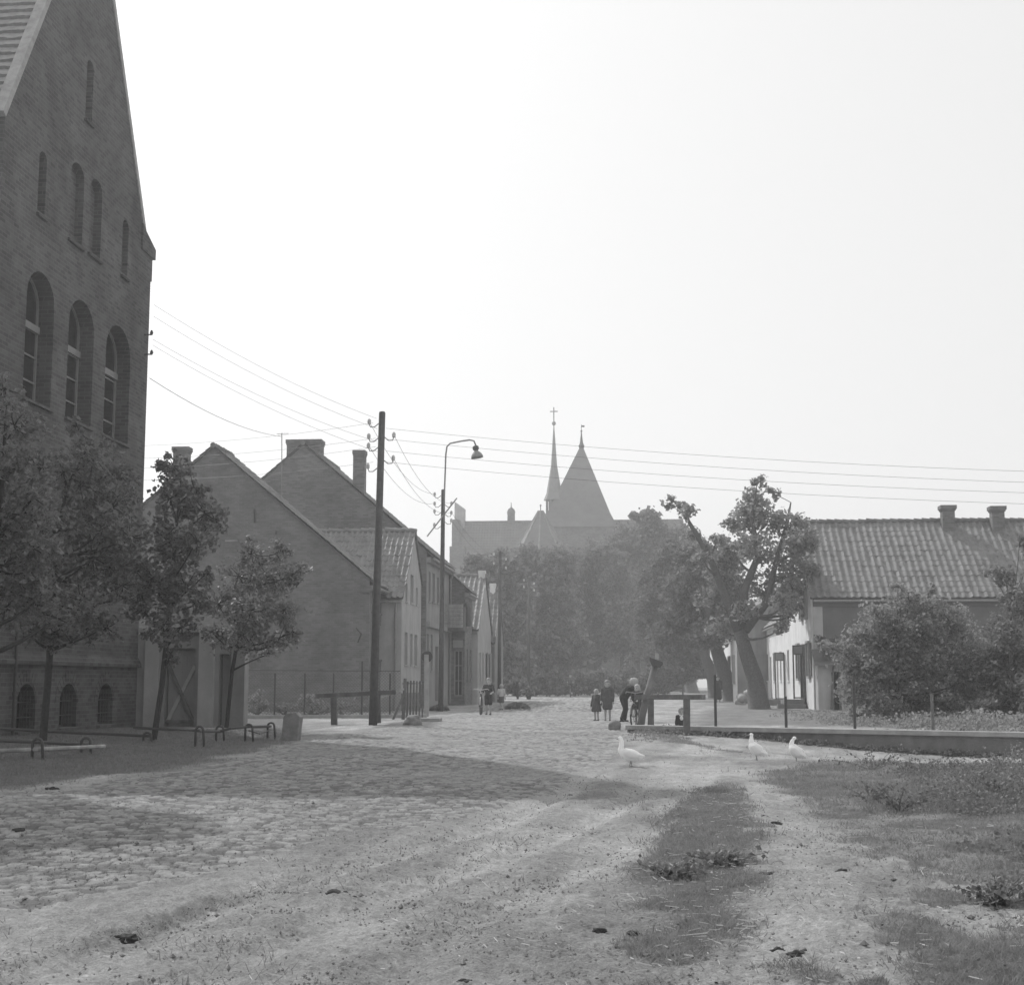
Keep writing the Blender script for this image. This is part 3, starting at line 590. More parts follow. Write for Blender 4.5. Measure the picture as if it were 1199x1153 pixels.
# --- plastered yard wall with gate beside the school
Yw = ye_+0.05; xl = onY(160, 800, Yw)[0]; xr = onY(286, 800, Yw)[0]; zt = onY(200, 739, Yw)[2]
yw = House('yard_wall', 'plastered yard wall with braced gate beside the school', 'X', xl, xr, Yw, Yw+.42, zt-.12, zt, 'plaster2', 'wall')
g0, g1 = onY(193, 800, Yw)[0], onY(228, 800, Yw)[0]
yw.opening('-Y', g0, g1, -.3, zt-.45, .3, 0, None)
gt = MB(); zg = zt-.5
for u in np.linspace(g0+.1, g1-.1, 6): gt.box((u-.06, Yw+.2, .02), (u+.06, Yw+.23, zg))
wg = gt.build('gate', 'plaster2', yw.t)
MB().beam((g0+.05,Yw+.17,.2),(g1-.05,Yw+.17,zg-.4),.09,.04,(0,-1,0)).build('brace', 'paintw', wg); MB().beam((g1-.05,Yw+.13,.2),(g0+.05,Yw+.13,zg-.4),.09,.04,(0,-1,0)).beam((g0+.02,Yw+.09,.2),(g1-.02,Yw+.09,.2),.08,.04,(0,-1,0)).build('brace', 'wood', wg)
yw.opening('-Y', onY(256,800,Yw)[0], onY(270,800,Yw)[0], -.3, zt-.6, .25, 0, 'door', 'plaster2', 'wood', None)
pl = MB()
for a, b in ((233, 251), (170, 186)): pl.box((onY(a,800,Yw)[0], Yw-.1, -.3), (onY(b,800,Yw)[0], Yw-.003, zt+.08))
pl.build('pillar', 'plaster', yw.t)
yw.part('coping', MB().box((xl-.05, Yw-.07, zt-.02), (xr+.05, Yw+.5, zt+.08)), 'conc'); yw.done()
# --- left row of houses
LH = 'houses along the left side of the street'
XA = -10.9; YA = yx(432, 760, XA); ezA = zx(434, 680, XA); apA = onY(250, 524, YA); xA0 = 2*apA[0]-XA
XC = -10.0; YC = yx(470, 760, XC); YC2 = yx(491, 760, XC); XB = -9.75; YB = yx(499, 760, XB); YB2 = yx(525.5, 760, XB)
hA = House('house', 'plain gabled house with blank rendered end wall behind the street trees', 'Y', xA0, XA, YA, YC-.03, ezA, apA[2], 'gable', 'house', LH)
hA.roof('tile', over=.35, verge=.1); hA.chimney(onY(213, 540, YA+2)[0], YA+2, apA[2]-3, onY(213, 524, YA+2)[2], .65, .5)
for a, b, t, bt in ((435,438,733,785),(442.5,446,732,772),(435,438,690,716),(443,446,692,718)):
    hA.opening('+X', yx(a,bt,XA), yx(b,bt,XA), zx((a+b)/2,bt,XA), zx((a+b)/2,t,XA), .16, 0, 'window', mull=(1,2))
hA.part('cornice', MB().box((XA,YA-.12,ezA-.42),(XA+.22,YC-.04,ezA-.2)).box((XA-.35,YA-.10,ezA-.5),(XA+.1,YA-.003,ezA-.25)), 'gable')
hA.part('wall_anchor', MB().tube([onY(298,596,YA-.06),onY(298,612,YA-.06)], .035, 6), 'iron')
hA.part('ledge', MB().box(tuple(onY(264,632,YA)-np.array([0,.07,.08])), tuple(onY(278,632,YA))), 'plaster2')
hA.part('wire_bracket', MB().tube([onY(417,735,YA-.08), onY(423,742,YA-.2), onY(419,752,YA-.08)], .03, 6), 'iron')
hA.done()
mC = YC+3.35
hC = House('house', 'small house with pale tiled roof and gable turned to the street', 'X', -20, XC, YC, YC+6.7, zx(470, 697, XC), onY(450, 624, mC)[2], 'plaster', 'house', LH, ridge=mC)
hC.roof('tile2', tw=.25, row=.36, amp=.075, over=.25, verge=.1, jit=.015)
for a, b, t, bt in ((474.5,477,683,704),(480.5,484,673,706),(487,489,688,708),(473.5,477,740,778),(480,483,742,778),(485,488.5,743,779)):
    hC.opening('+X', yx(a,bt,XC), yx(b,bt,XC), zx((a+b)/2,bt,XC), zx((a+b)/2,t,XC), .16, 0, 'window', mull=(1,2))
hC.part('drainpipe', MB().tube([(XC-1.0,YC-.08,0),(XC-1.0,YC-.08,4.6)], .05, 8).tube([(XC-.25,YC-.09,0),(XC-.25,YC-.09,4.7)], .06, 8), 'steel')
hC.part('base', MB().box((XC+.003,YC+.02,-.3),(XC+.06,YC2,.75)), 'concd'); hC.done()
apB = onY(355, 519, YB)
hB = House('house', 'tall two storey house with broad brick gable, two chimneys and a balcony', 'Y', 2*apB[0]-XB, XB, YB, YB2, zx(500, 646, XB), apB[2]-.1, 'plaster2', 'house', LH)
hB.roof('tile', over=.4, verge=.06)
hB.part('gable_face', MB().prism([(2*apB[0]-XB+.03,YB-.002,-.3),(XB-.02,YB-.002,-.3),(XB-.02,YB-.002,hB.b[4]),(apB[0],YB-.002,hB.b[5]-.02),(2*apB[0]-XB+.03,YB-.002,hB.b[4])], (0,-.025,0)), 'gable2')
hB.chimney(apB[0], YB+.5, apB[2]-2.6, onY(355, 514, YB)[2], 1.68, .8, 'gable2', .05); hB.chimney(onY(421,560,YB+1.5)[0], YB+1.5, apB[2]-4, onY(421,528,YB+1.5)[2], .56, .6, 'gable2', .04)
for a, b, t, bt in ((501.5,504,669,704),(506,509,671,705),(511.5,514,676,706),(499.8,501.8,742,785),(504,506.5,743,785),(516,518,690,708)):
    hB.opening('+X', yx(a,bt,XB), yx(b,bt,XB), zx((a+b)/2,bt,XB), zx((a+b)/2,t,XB), .16, 0, 'window', mull=(1,2))
hB.opening('+X', yx(509.5,800,XB), yx(513,800,XB), .3, 3.0, .25, 0, 'door', 'wood', 'wood', None)
zc = zx(500, 731, XB)
hB.part('cornice', MB().box((XB,YB,zc-.12),(XB+.18,YB2,zc+.12)).box((XB,YB,hB.b[4]-.5),(XB+.2,YB2,hB.b[4]-.25)), 'plaster2')
Ybal = YB2-1.9; bz0, bz1 = onY(530,735,Ybal)[2], onY(530,707,Ybal)[2]; bx = onY(542,720,Ybal)[0]
bal = MB().box((XB,Ybal-.02,bz0-.15),(bx+.05,YB2,bz0))
bo = bal.build('balcony', 'wood', hB.t)
rl = MB()
for z in np.linspace(bz0+.02, bz1-.2, 6): rl.box((XB,Ybal,z),(bx,Ybal+.04,z+.185))
rl.build('balcony_panel', 'woodl', bo); MB().box((bx-.045,Ybal+.05,bz0),(bx,YB2,bz1)).build('balcony_panel', 'wood', bo)
MB().tube([(bx-.05,Ybal+.5,bz1-.05),(bx+.12,Ybal+.5,bz1+.05),(bx+.22,Ybal+.5,bz1-.2),(bx+.24,Ybal+.5,bz0+.1)], .13, 8).build('bedding', 'cmid', bo)
hB.part('drainpipe', MB().tube([(XB+.3,YB2-.1,hB.b[4]-.25),(XB+.1,YB2-.1,hB.b[4]-.75),(XB+.08,YB2-.1,.1)], .06, 8), 'steel'); hB.done()
XD = -8.9; YD = YB2+.05; YD2 = yx(553, 760, XD)
hD = House('house', 'brick gabled house just beyond the balcony with a pale shop front', 'Y', XD-9, XD, YD, YD2, zx(546, 690, XD), zx(546, 690, XD)+4.0, 'gable2', 'house', LH)
hD.roof('tile', over=.3, verge=.1)
hD.opening('-Y', XD-.55, XD-.12, .5, 2.9, .12, 0, 'window', 'glass', 'paintw', (1,2))
hD.part('sign_board', MB().box((XD-.62,YD-.07,3.05),(XD-.1,YD-.002,3.45)), 'paintw')
for a, b in ((546.5,548),(550,551.5)): hD.opening('+X', yx(a,770,XD), yx(b,770,XD), 1.3, 3.0, .15, 0, 'window', mull=(1,2))
hD.part('cornice', MB().box((XD,YD-.1,hD.b[4]-.45),(XD+.2,YD2,hD.b[4]-.2)), 'plaster2'); hD.done()
XE = -8.6; YE = YD2+.05; mE = YE+3.9
hE = House('house', 'low house with pale tiled roof facing us and a white chimney', 'X', -18, XE, YE, 2*mE-YE, zx(560, 736, XE), onY(560, 676, mE)[2], 'plaster', 'house', LH)
hE.roof('tile2', tw=.3, row=.40, amp=.085, over=.25, verge=.08); hE.chimney(onY(565.5,672,mE)[0]-.05, mE, onY(565,676,mE)[2]-.6, onY(565.5,668,mE)[2], .38, .4, 'white', .02)
for a, b in ((561.5,562.8),(565,566.2),(568.5,569.5)): hE.opening('+X', yx(a,770,XE), yx(b,770,XE), 1.2, 2.9, .15, 0, 'window', mull=(1,1))
hE.done()
XF = -8.4; YF = 2*mE-YE+.05; mF = yx(578, 700, XF)
if mF < YF+1: mF = YF+3
hF = House('house', 'last low house of the left row, half hidden by a pole', 'X', -18, XF, YF, 2*mF-YF, zx(572, 748, XF), zx(578, 689, XF), 'plaster2', 'house', LH)
hF.roof('tile2', tw=.3, row=.40, amp=.085, over=.25, verge=.08); hF.chimney(onY(577,686,mF)[0], mF, zx(578,689,XF)-.6, onY(577,683,mF)[2], .35, .4, 'white', .02)
for a, b in ((573.3,574.4),(576.5,577.5)): hF.opening('+X', yx(a,770,XF), yx(b,770,XF), 1.2, 2.9, .15, 0, 'window', mull=(1,1))
hF.done()
# stone stoops
for i, (a, b, y, h, lab) in enumerate(((519,533,823,.62,'dark stone stoop below the balcony house'),(534,551,818,.75,'dark stone stoop farther along the left row'))):
    p = hz(b, y); s = thing('stoop', (p[0]-.7, p[1], 0), lab, 'steps')
    MB().box((p[0]-1.3,p[1],-.1),(p[0]-.3,p[1]+2.2,h)).build('landing', 'concd', s); MB().box((p[0]-.297,p[1]+.1,-.1),(p[0],p[1]+1.8,h*.5)).build('step', 'concd', s)
# --- right side
XR = 8.2; YR0 = yx(955, 830, XR); ezR = onY(956, 697, YR0)[2]; YRm = YR0+4.7; rzR = onY(1000, 613, YRm)[2]
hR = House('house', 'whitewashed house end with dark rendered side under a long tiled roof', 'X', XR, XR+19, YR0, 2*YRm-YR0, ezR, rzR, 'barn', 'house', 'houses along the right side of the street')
hR.roof('tile', tw=.33, row=.42, amp=.058, over=.3, verge=.16, jit=.012, lip=.014)
x0, x1, y0, y1, ez, rz = hR.b
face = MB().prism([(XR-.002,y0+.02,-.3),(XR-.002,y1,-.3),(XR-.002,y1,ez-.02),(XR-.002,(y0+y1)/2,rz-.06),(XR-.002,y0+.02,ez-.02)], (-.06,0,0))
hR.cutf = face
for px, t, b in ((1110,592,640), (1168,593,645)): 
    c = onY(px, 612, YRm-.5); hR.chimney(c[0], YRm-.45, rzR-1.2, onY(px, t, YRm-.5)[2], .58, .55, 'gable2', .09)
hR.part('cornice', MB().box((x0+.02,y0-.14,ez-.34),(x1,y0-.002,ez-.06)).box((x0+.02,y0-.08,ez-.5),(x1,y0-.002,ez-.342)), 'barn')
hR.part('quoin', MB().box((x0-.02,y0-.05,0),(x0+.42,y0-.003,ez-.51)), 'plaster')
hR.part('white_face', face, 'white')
def flat_window(h, X, y0, y1, z0, z1, kind='window', shutter=False, dr='dark'):   # recess built as a deep casing on the limewashed face
    n_ = MB()
    w = .1
    for a, b, c, d in ((y0-w,y0,z0-w,z1+w),(y1,y1+w,z0-w,z1+w),(y0,y1,z1,z1+w),(y0,y1,z0-w,z0)): n_.box((X-.13,a,c),(X-.003,b,d))
    if kind == 'window': n_.box((X-.08,(y0+y1)/2-.03,z0),(X-.05,(y0+y1)/2+.03,z1)).box((X-.075,y0,(z0+z1)/2-.02),(X-.05,y1,(z0+z1)/2+.02))
    o = n_.build(kind, 'wood' if kind == 'door' else 'paintw', h.t)
    MB().box((X-.045,y0,z0),(X-.01,y1,z1)).build('pane' if kind == 'window' else 'leaf', dr, o)
    if shutter:
        for a in (y0-.62, y1+.11): MB().box((X-.06,a,z0),(X-.02,a+.5,z1)).build('shutter', 'wood', o)
XW = XR-.062
flat_window(hR, XW, y0+.9, y0+1.7, 1.5, 3.0, shutter=True, dr='glass'); flat_window(hR, XW, y0+1.5, y0+2.1, 4.2, 5.4, dr='glass'); flat_window(hR, XW, y0+3.3, y0+3.9, 4.2, 5.6, dr='glass')
flat_window(hR, XW, y0+2.9, y0+3.9, .45, 2.9, 'door'); flat_window(hR, XW, y0+5.0, y0+5.8, 1.4, 3.0, shutter=True, dr='glass')
def open_leaf(h, Y, z0, z1, w=.46):
    f = MB(); X = XW-.1
    for a in (X, X-w): f.box((a-.035,Y-.03,z0),(a+.035,Y+.03,z1))
    for z in (z0+.05, z1-.03, z1-.42): f.box((X-w+.035,Y-.025,z-.03),(X-.035,Y+.025,z+.03))
    o = f.build('open_door', 'wood', h.t); MB().box((X-w+.035,Y-.012,z1-.39),(X-.035,Y+.012,z1-.06)).build('pane', 'plaster2', o)
open_leaf(hR, y0+2.85, .45, 2.95)
hR.part('steps', MB().box((XW-1.05,y0+2.6,-.1),(XW-.1,y0+4.3,.42)).box((XW-1.4,y0+2.2,-.1),(XW-.1,y0+2.597,.22)), 'concd')
# lean-to shed
sx0, sx1 = onY(958,800,YR0-1.1)[0], onY(1034,800,YR0-1.1)[0]; sy = YR0-1.1; zs = onY(990,779,sy)[2]
hR.done()
shd = House('lean_to_shed', 'low pale plastered shed with open dark doorway against the long roofed house', 'X', sx0, sx1, sy, YR0-.16, zs, zs+.05, 'plaster', 'shed', ridge=YR0-.3)
shd.opening('-Y', onY(974,800,sy)[0], onY(985,800,sy)[0], -.2, zs-.25, .5, 0, 'door', 'dark', 'paintw', None)
rs = MB().prism([(sx0-.15,sy-.3,zs-.02),(sx0-.15,sy-.3,zs+.08),(sx0-.15,YR0-.16,zs+.75),(sx0-.15,YR0-.16,zs+.65)], (sx1-sx0+.3,0,0)); shd.part('roof', rs, 'tile'); shd.done()
# row behind
Y2 = 2*YRm-YR0+.05
h2 = House('house', 'whitewashed row house behind the thick leaning lime', 'Y', XR, XR+8, Y2, Y2+16, 4.6, 8.6, 'white', 'house', 'houses along the right side of the street')
h2.roof('tile', over=.3, verge=.05)
for k in range(4):
    h2.opening('-X', Y2+1.0+k*3.9, Y2+1.9+k*3.9, 1.3, 2.9, .16, 0, 'window'); 
for k in range(3): h2.opening('-X', Y2+2.8+k*3.9, Y2+3.7+k*3.9, .3, 2.7, .2, 0, 'door', 'wood', 'wood', None)
XW = XR-.0; open_leaf(h2, Y2+2.7, .3, 2.8); 
for k in range(3): h2.part('steps', MB().box((XR-1.1,Y2+2.4+k*3.9,-.1),(XR-.003,Y2+4.1+k*3.9,.3)), 'concd')
h2.done()
X3 = 6.4; Y3 = yx(864, 815, X3)
h3 = House('house', 'house standing forward with dull end wall between the lime trunks', 'Y', X3, X3+8, Y3, Y3+30, 4.4, 8.0, 'plaster2', 'house', 'houses along the right side of the street')
h3.roof('tile', over=.3, verge=.05)
fc3 = MB().box((X3-.03,Y3+.02,-.2),(X3-.002,Y3+30,4.3)); h3.part('white_face', fc3, 'white')
for k in range(7): flat_window(h3, X3-.03, Y3+1.5+k*4.0, Y3+2.5+k*4.0, .3 if k % 2 else 1.2, 2.8, 'door' if k % 2 else 'window', dr='glass' if not k % 2 else 'dark')
h3.done()
# ------------------------------------------------------------------ church
YCH = 200.0
def c_(px, py, Y=YCH): return onY(px, py, Y)
ch = thing('church', (c_(650,800)[0], YCH, 0), 'large brick church with slim spire, steep pyramid roof and stepped gable', 'church')
def cpart(name, mb, m, par=None): return mb.build(name, m, par or ch)
xl, xr = c_(540,612)[0], c_(800,612)[0]; zr = c_(640,612)[2]; ze = zr*0.5; hw = 8.5
wall = MB().box((xl,YCH-hw,-1),(xr,YCH+hw,ze)); wo = cpart('nave_wall', wall, 'chbrick')
for k in range(9):                                                  # buttresses and lancet windows
    x = xl+3+k*3.6*1.0
    MB().box((x-.4,YCH-hw-1.1,-1),(x+.4,YCH-hw-.003,ze*.85)).build('buttress', 'chbrick', wo)
    q = [(x+1.2,YCH-hw-.02,2.5),(x+2.4,YCH-hw-.02,2.5),(x+2.4,YCH-hw-.02,7.2),(x+1.8,YCH-hw-.02,8.6),(x+1.2,YCH-hw-.02,7.2)]
    MB().prism(q, (0,.015,0)).build('window', 'glass', wo)
sl = math.hypot(hw, zr-ze)
sh = [tile_sheet((xl,YCH-hw-.4,ze-.3),(1,0,0),(0,hw/sl,(zr-ze)/sl),xr-xl,sl+.5,.4,.5,.05,.05,.01,4), tile_sheet((xl,YCH+hw+.4,ze-.3),(1,0,0),(0,-hw/sl,(zr-ze)/sl),xr-xl,sl+.5,.4,.5,.05,.05,.01,4)]
nr = roof_obj('nave_roof', 'chroof', ch, sh)
rc = MB(); rc.tube([(xl,YCH,zr+.15),(xr,YCH,zr+.15)], .22, 8); rc.build('ridge_tiles', 'tile', nr)
gs = MB(); gx = xl-1.0                                              # stepped gable, edge on to the street
st = [(-9.5,ze*.8),(-9.5,ze+2.2),(-7.2,ze+2.2),(-7.2,ze+5),(-5,ze+5),(-5,ze+8),(-2.6,ze+8),(-2.6,zr+.3),(-1.2,zr+.3),(1.2,zr+.3),(2.6,zr+.3),(2.6,ze+8),(5,ze+8),(5,ze+5),(7.2,ze+5),(7.2,ze+2.2),(9.5,ze+2.2),(9.5,ze*.8)]
gs.prism([(gx,YCH+a,b) for a, b in st]+[(gx,YCH+9.5,-1),(gx,YCH-9.5,-1)], (1.0,0,0)); cpart('stepped_gable', gs, 'chbrick')
for a, b, t in ((530,545,640),(527.5,531,655)):
    p, q = c_(a, t, YCH-hw), c_(b, t, YCH-hw); MB().box((p[0],YCH-hw-1,0),(q[0],YCH-hw+1,p[2])).build('corner_turret', 'chbrick', wo)
p, q = c_(533,612), c_(544.5,588)
MB().prism([(p[0],YCH-.8,zr-2),(q[0],YCH-.8,zr-2),(q[0],YCH-.8,c_(545,596)[2]),(p[0],YCH-.8,c_(534,588)[2])], (0,1.6,0)).build('gable_pinnacle', 'plaster', wo)
p, q = c_(594.5,615), c_(602.5,600)
MB().box((p[0],YCH-.6,zr-.8),(q[0],YCH+.6,q[2])).lathe([(.62,0),(.45,.5),(.08,.8),(.04,1.5)], ((p[0]+q[0])/2,YCH,q[2]-.05), 8).build('ridge_turret', 'chbrick', nr)
# slim flèche
fx = c_(649,600)[0]; zb = c_(649,612)[2]; zc0 = c_(649,586)[2]; k_ = 1/scale_at(c_(649,560))
fl = MB().lathe([(10*k_,-1.5),(10*k_,c_(649,601)[2]-zb),(9.2*k_,c_(649,600)[2]-zb)], (fx,YCH-.2,zb), 8); fo = cpart('spire_lantern', fl, 'chbrick')
post = MB()
for k in range(8):
    an = math.pi/4*k+.39; post.box((fx+9*k_*math.cos(an)-.13,YCH-.2+9*k_*math.sin(an)-.13,c_(649,601)[2]),(fx+9*k_*math.cos(an)+.13,YCH-.2+9*k_*math.sin(an)+.13,zc0))
post.lathe([(6.5*k_,0),(6.5*k_,zc0-c_(649,601)[2])], (fx,YCH-.2,c_(649,601)[2]), 8); post.build('lantern_post', 'chbrick', fo)
sp = MB().lathe([(12.4*k_,0),(9.0*k_,1.0),(7.6*k_,2.0),(3.6*k_,(586-545)*k_),(0.5*k_,(586-498)*k_)], (fx,YCH-.2,zc0), 8); so_ = cpart('spire', sp, 'copper')
zt_ = c_(651,496)[2]
MB().lathe([(.05,-.35),(.22,-.2),(.30,0),(.22,.2),(.05,.35)], (fx,YCH-.2,zt_), 10).build('ball', 'copper', so_)
MB().tube([(fx,YCH-.2,zt_),(fx,YCH-.2,c_(651,477)[2])], .07, 6).tube([(fx-.55,YCH-.2,c_(651,482)[2]),(fx+.55,YCH-.2,c_(651,482)[2])], .07, 6).build('cross', 'iron', so_)
# steep pyramid roof
px_ = c_(678,612)[0]; pa_ = c_(681,612)[0]; prof = [(686-720,612),(686-712,600),(686-681,521)]
Yp = YCH+1.5; zp0, zp1, zp2 = c_(700,612,Yp)[2]-1.0, c_(700,603,Yp)[2], c_(682,524,Yp)[2]
hx = abs(c_(723,612,Yp)[0]-px_); hx2 = abs(c_(714.5,601,Yp)[0]-px_)
pv_ = [(px_-hx,Yp-hx*.8,zp0),(px_+hx,Yp-hx*.8,zp0),(px_+hx,Yp+hx*.8,zp0),(px_-hx,Yp+hx*.8,zp0),(px_-hx2,Yp-hx2*.8,zp1),(px_+hx2,Yp-hx2*.8,zp1),(px_+hx2,Yp+hx2*.8,zp1),(px_-hx2,Yp+hx2*.8,zp1),(pa_-.25,Yp-.2,zp2),(pa_+.25,Yp-.2,zp2),(pa_+.25,Yp+.2,zp2),(pa_-.25,Yp+.2,zp2)]
pf = [(3,2,1,0)]+[(i,(i+1)%4,(i+1)%4+4,i+4) for i in range(4)]+[(i+4,(i+1)%4+4,(i+1)%4+8,i+8) for i in range(4)]+[(8,9,10,11)]
py_ = cpart('pyramid_roof', MB().add(pv_, pf), 'chroof')
MB().lathe([(.34,-.1),(.42,.25),(.25,.6),(.10,1.8),(.05,2.6)], (pa_,Yp,zp2), 8).lathe([(.03,0),(.18,.15),(.03,.32)], (pa_,Yp,c_(681,506,Yp)[2]), 8).tube([(pa_,Yp,zp2+2),(pa_,Yp,c_(681,497,Yp)[2])], .04, 6).beam((pa_,Yp,c_(681,499,Yp)[2]),(pa_+.45,Yp,c_(681,499,Yp)[2]),.04,.25).build('finial', 'iron', py_)
cpart('tower_wall', MB().box((px_-hx+.2,Yp-hx*.8+.2,-1),(px_+hx-.2,Yp+hx*.8-.2,zp0+.02)), 'chbrick')
# polygonal choir roof with pale hips
cx_, cy_ = c_(633,600,YCH-12)[0], YCH-12; r_ = 4.6; zt2 = c_(633,598,cy_)[2]; ze2 = c_(633,662,cy_)[2]
co_ = cpart('choir_roof', MB().lathe([(r_,0),(r_*.42,(zt2-ze2)*.60),(.3,zt2-ze2)], (cx_,cy_,ze2), 8), 'chroof')
hp = MB()
for k in range(8):
    an = 2*math.pi*k/8; f_ = lambda r, z: (cx_+r*math.cos(an), cy_+r*math.sin(an), z)
    hp.tube([f_(r_*1.005,ze2+.05),f_(r_*.425,ze2+(zt2-ze2)*.60),f_(.32,zt2)], .10, 5)
hp.build('hip_tiles', 'tile2', co_); MB().tube([(cx_,cy_,zt2),(cx_,cy_,c_(632,592,cy_)[2])], .06, 6).lathe([(.02,0),(.16,.15),(.02,.3)], (cx_,cy_,c_(632,593,cy_)[2]), 8).build('finial', 'iron', co_)
cpart('choir_wall', MB().lathe([(r_*.93,-1),(r_*.93,ze2+.1)], (cx_,cy_,0), 8), 'chbrick')
# ------------------------------------------------------------------ poles
def insulator(mb, p, sx):
    p = np.array(p, float); pts = [p, p+(sx*.12,0,-.10), p+(sx*.24,0,-.10), p+(sx*.28,0,0.0)]
    mb[0].tube(pts, .014, 5); mb[1].lathe([(.02,-.02),(.055,.0),(.05,.05),(.06,.06),(.045,.12),(.02,.15)], p+(sx*.28,0,0), 8)
PG = 'wooden overhead line poles'
def pole(base, top, r, ins, label, r1=None):
    b = G(*base); t_ = onY(top[0], top[1], b[1]); t = thing('utility_pole', b, label, 'pole', PG)
    MB().tube([b-np.array([0,0,.2]), (b*.5+t_*.5), t_-np.array([0,0,.04]), t_], [r, r*.87, (r1 or r*.76), (r1 or r*.76)*.8], 10).build('pole_shaft', 'pole', t, True)
    pts = []
    for (px, py, sx) in ins:
        q = onY(px, py, b[1]); f = (q[2]-b[2])/(t_[2]-b[2]); q = b+(t_-b)*f; q = q+np.array([sx*r*.75,-.02,0])
        m = (MB(), MB()); insulator(m, q, sx); h = m[0].build('insulator_hook', 'iron', t); m[1].build('insulator', 'porc', h); pts.append(q+np.array([sx*.28,0,.07]))
    return t, b, t_, pts
p1, b1_, t1_, i1 = pole((436.5,849), (447.5,482), .125, [(447,496,-1),(447,512,1),(446,524,-1),(446,539,1),(445,548,-1),(446,513,-1)], 'nearest and tallest wooden pole with hooked insulators, left of the street')
p2, b2_, t2_, i2 = pole((516,833), (519,573), .11, [(518,580,-1),(518,591,-1),(518,600,-1),(519,591,1),(519,602,1),(519,611,1),(518,616,-1)], 'wooden pole carrying the street lamp, before the balcony house')
p3, b3_, t3_, i3 = pole((584.5,822), (585.5,645), .125, [(585,650,-1),(585,656,1),(585,661,-1),(585,666,1)], 'third dark pole at the end of the left house row')
p4, b4_, t4_, i4 = pole((618.5,818), (619.5,676), .13, [(619,680,-1),(619,684,1),(619,688,-1),(619,692,1)], 'thin dark pole against the hazy trees, left of two paler ones')
p5, b5_, t5_, i5 = pole((638,813), (639,700), .15, [(639,702,-1),(639,705,1),(639,709,-1),(639,712,1)], 'pale hazy pole in front of the church trees')
p6, b6_, t6_, i6 = pole((649.5,811), (650.5,728), .15, [(650,732,-1),(650,737,1)], 'farthest and shortest hazy pole in the street')
# loose insulators lower on pole 1 and a strut on pole 2
mS = MB(); mS.tube([onY(500,628,b2_[1]-.2), onY(535,583,b2_[1]-.2)], .03, 6); mS.build('stay_bar', 'woodl', p2)
# street lamp
sl_ = thing('street_lamp', t2_, 'street lamp with bell shade on a curved arm above the wooden pole', 'street lamp')
YL = b2_[1]-.2
MB().tube([onY(519.5,612,YL),onY(520.5,574,YL),onY(522,532,YL),onY(523.2,523,YL),onY(527,519,YL),onY(540,516.4,YL),onY(550,515,YL),onY(555,516.2,YL),onY(557,521,YL)], .035, 7).build('arm', 'steel', sl_, True)
lc = onY(558, 536, YL); k2 = 1/scale_at(lc); ax_ = (-.16, 0, 1)
MB().lathe([(7.2*k2,0),(7.0*k2,2.2*k2),(5.6*k2,5*k2),(2.6*k2,8*k2),(2.2*k2,9*k2)], lc+(.03,0,0), 16, ax_).build('lamp_shade', 'steel', sl_, True)
MB().lathe([(2.4*k2,9*k2),(3.6*k2,10*k2),(3.7*k2,13.5*k2),(1.5*k2,15*k2)], lc+(.03,0,0), 12, ax_).build('lamp_cap', 'iron', sl_, True)
# ------------------------------------------------------------------ wires
def wire(p, q, sag, label, r=.0044):
    p = np.array(p, float); q = np.array(q, float); pts = [p+(q-p)*t-np.array([0,0,4*sag*t*(1-t)]) for t in np.linspace(0, 1, 14)]
    o = MB().tube([a-p for a in pts], r, 5).build('overhead_wire', 'iron'); o.location = p
    return tag(o, label, 'wire', 'overhead wires')
order = ('topmost', 'second', 'third', 'lowest'); YP = b1_[1]
for k, (ya, yb) in enumerate(((501.5,548),(514,561),(528,573),(541,586))):
    dy = (yb-ya)/750
    wire(onY(452,ya,YP), onY(1420,yb+dy*150,YP-4), .25, f'{order[k]} of the four wires crossing the sky right of the near pole')
for k, (a, b) in enumerate((((177,352),(441,490)),((177,366),(442,502)),((173,391),(441,517)),((173,398),(443,529)))):
    wire((XS+.15, ye_-.1, onX(a[0]-3, a[1], XS+.15)[2]), onY(b[0], b[1], YP), .22, f'{order[k]} of the four wires sloping from school corner to near pole')
for k, (a, b) in enumerate((((100,523),(437,495)),((100,537),(440,513)),((100,549),(440,523)),((100,562),(437,541)))):
    wire(onY(a[0],a[1],YP+4), onY(b[0],b[1],YP), .18, f'{order[k]} of the four flat wires passing behind the school to near pole')
wire((XS+.1, ye_-.1, zx(168,441,XS)), onY(330,511,YA+1.5), .3, 'single dark wire from the school to the roof antenna', .009)
for k in range(4):
    a = (i1[1], i1[3], i1[0], i1[2])[k]; b = i2[(3, 4, 0, 1)[k]]
    wire(a, b, .55, f'{order[k]} of the slack wires between near pole and lamp pole', .006)
for k in range(2): wire(i2[4+k], i3[1+2*k], .5, f'{("upper","lower")[k]} of the two wires from lamp pole to third pole', .006)
wire(i3[0], i4[0], .4, 'faint wire between the third pole and the thin dark pole', .008)
an_ = thing('roof_antenna', onY(330,578,YA+1.5), 'thin T shaped aerial mast on the blank gabled house roof', 'antenna')
MB().tube([onY(330,582,YA+1.5), onY(330,507,YA+1.5)], .02, 6).build('mast', 'steel', an_); MB().tube([onY(324,508,YA+1.5), onY(338,507.5,YA+1.5)], .014, 5).build('crossbar', 'steel', an_)
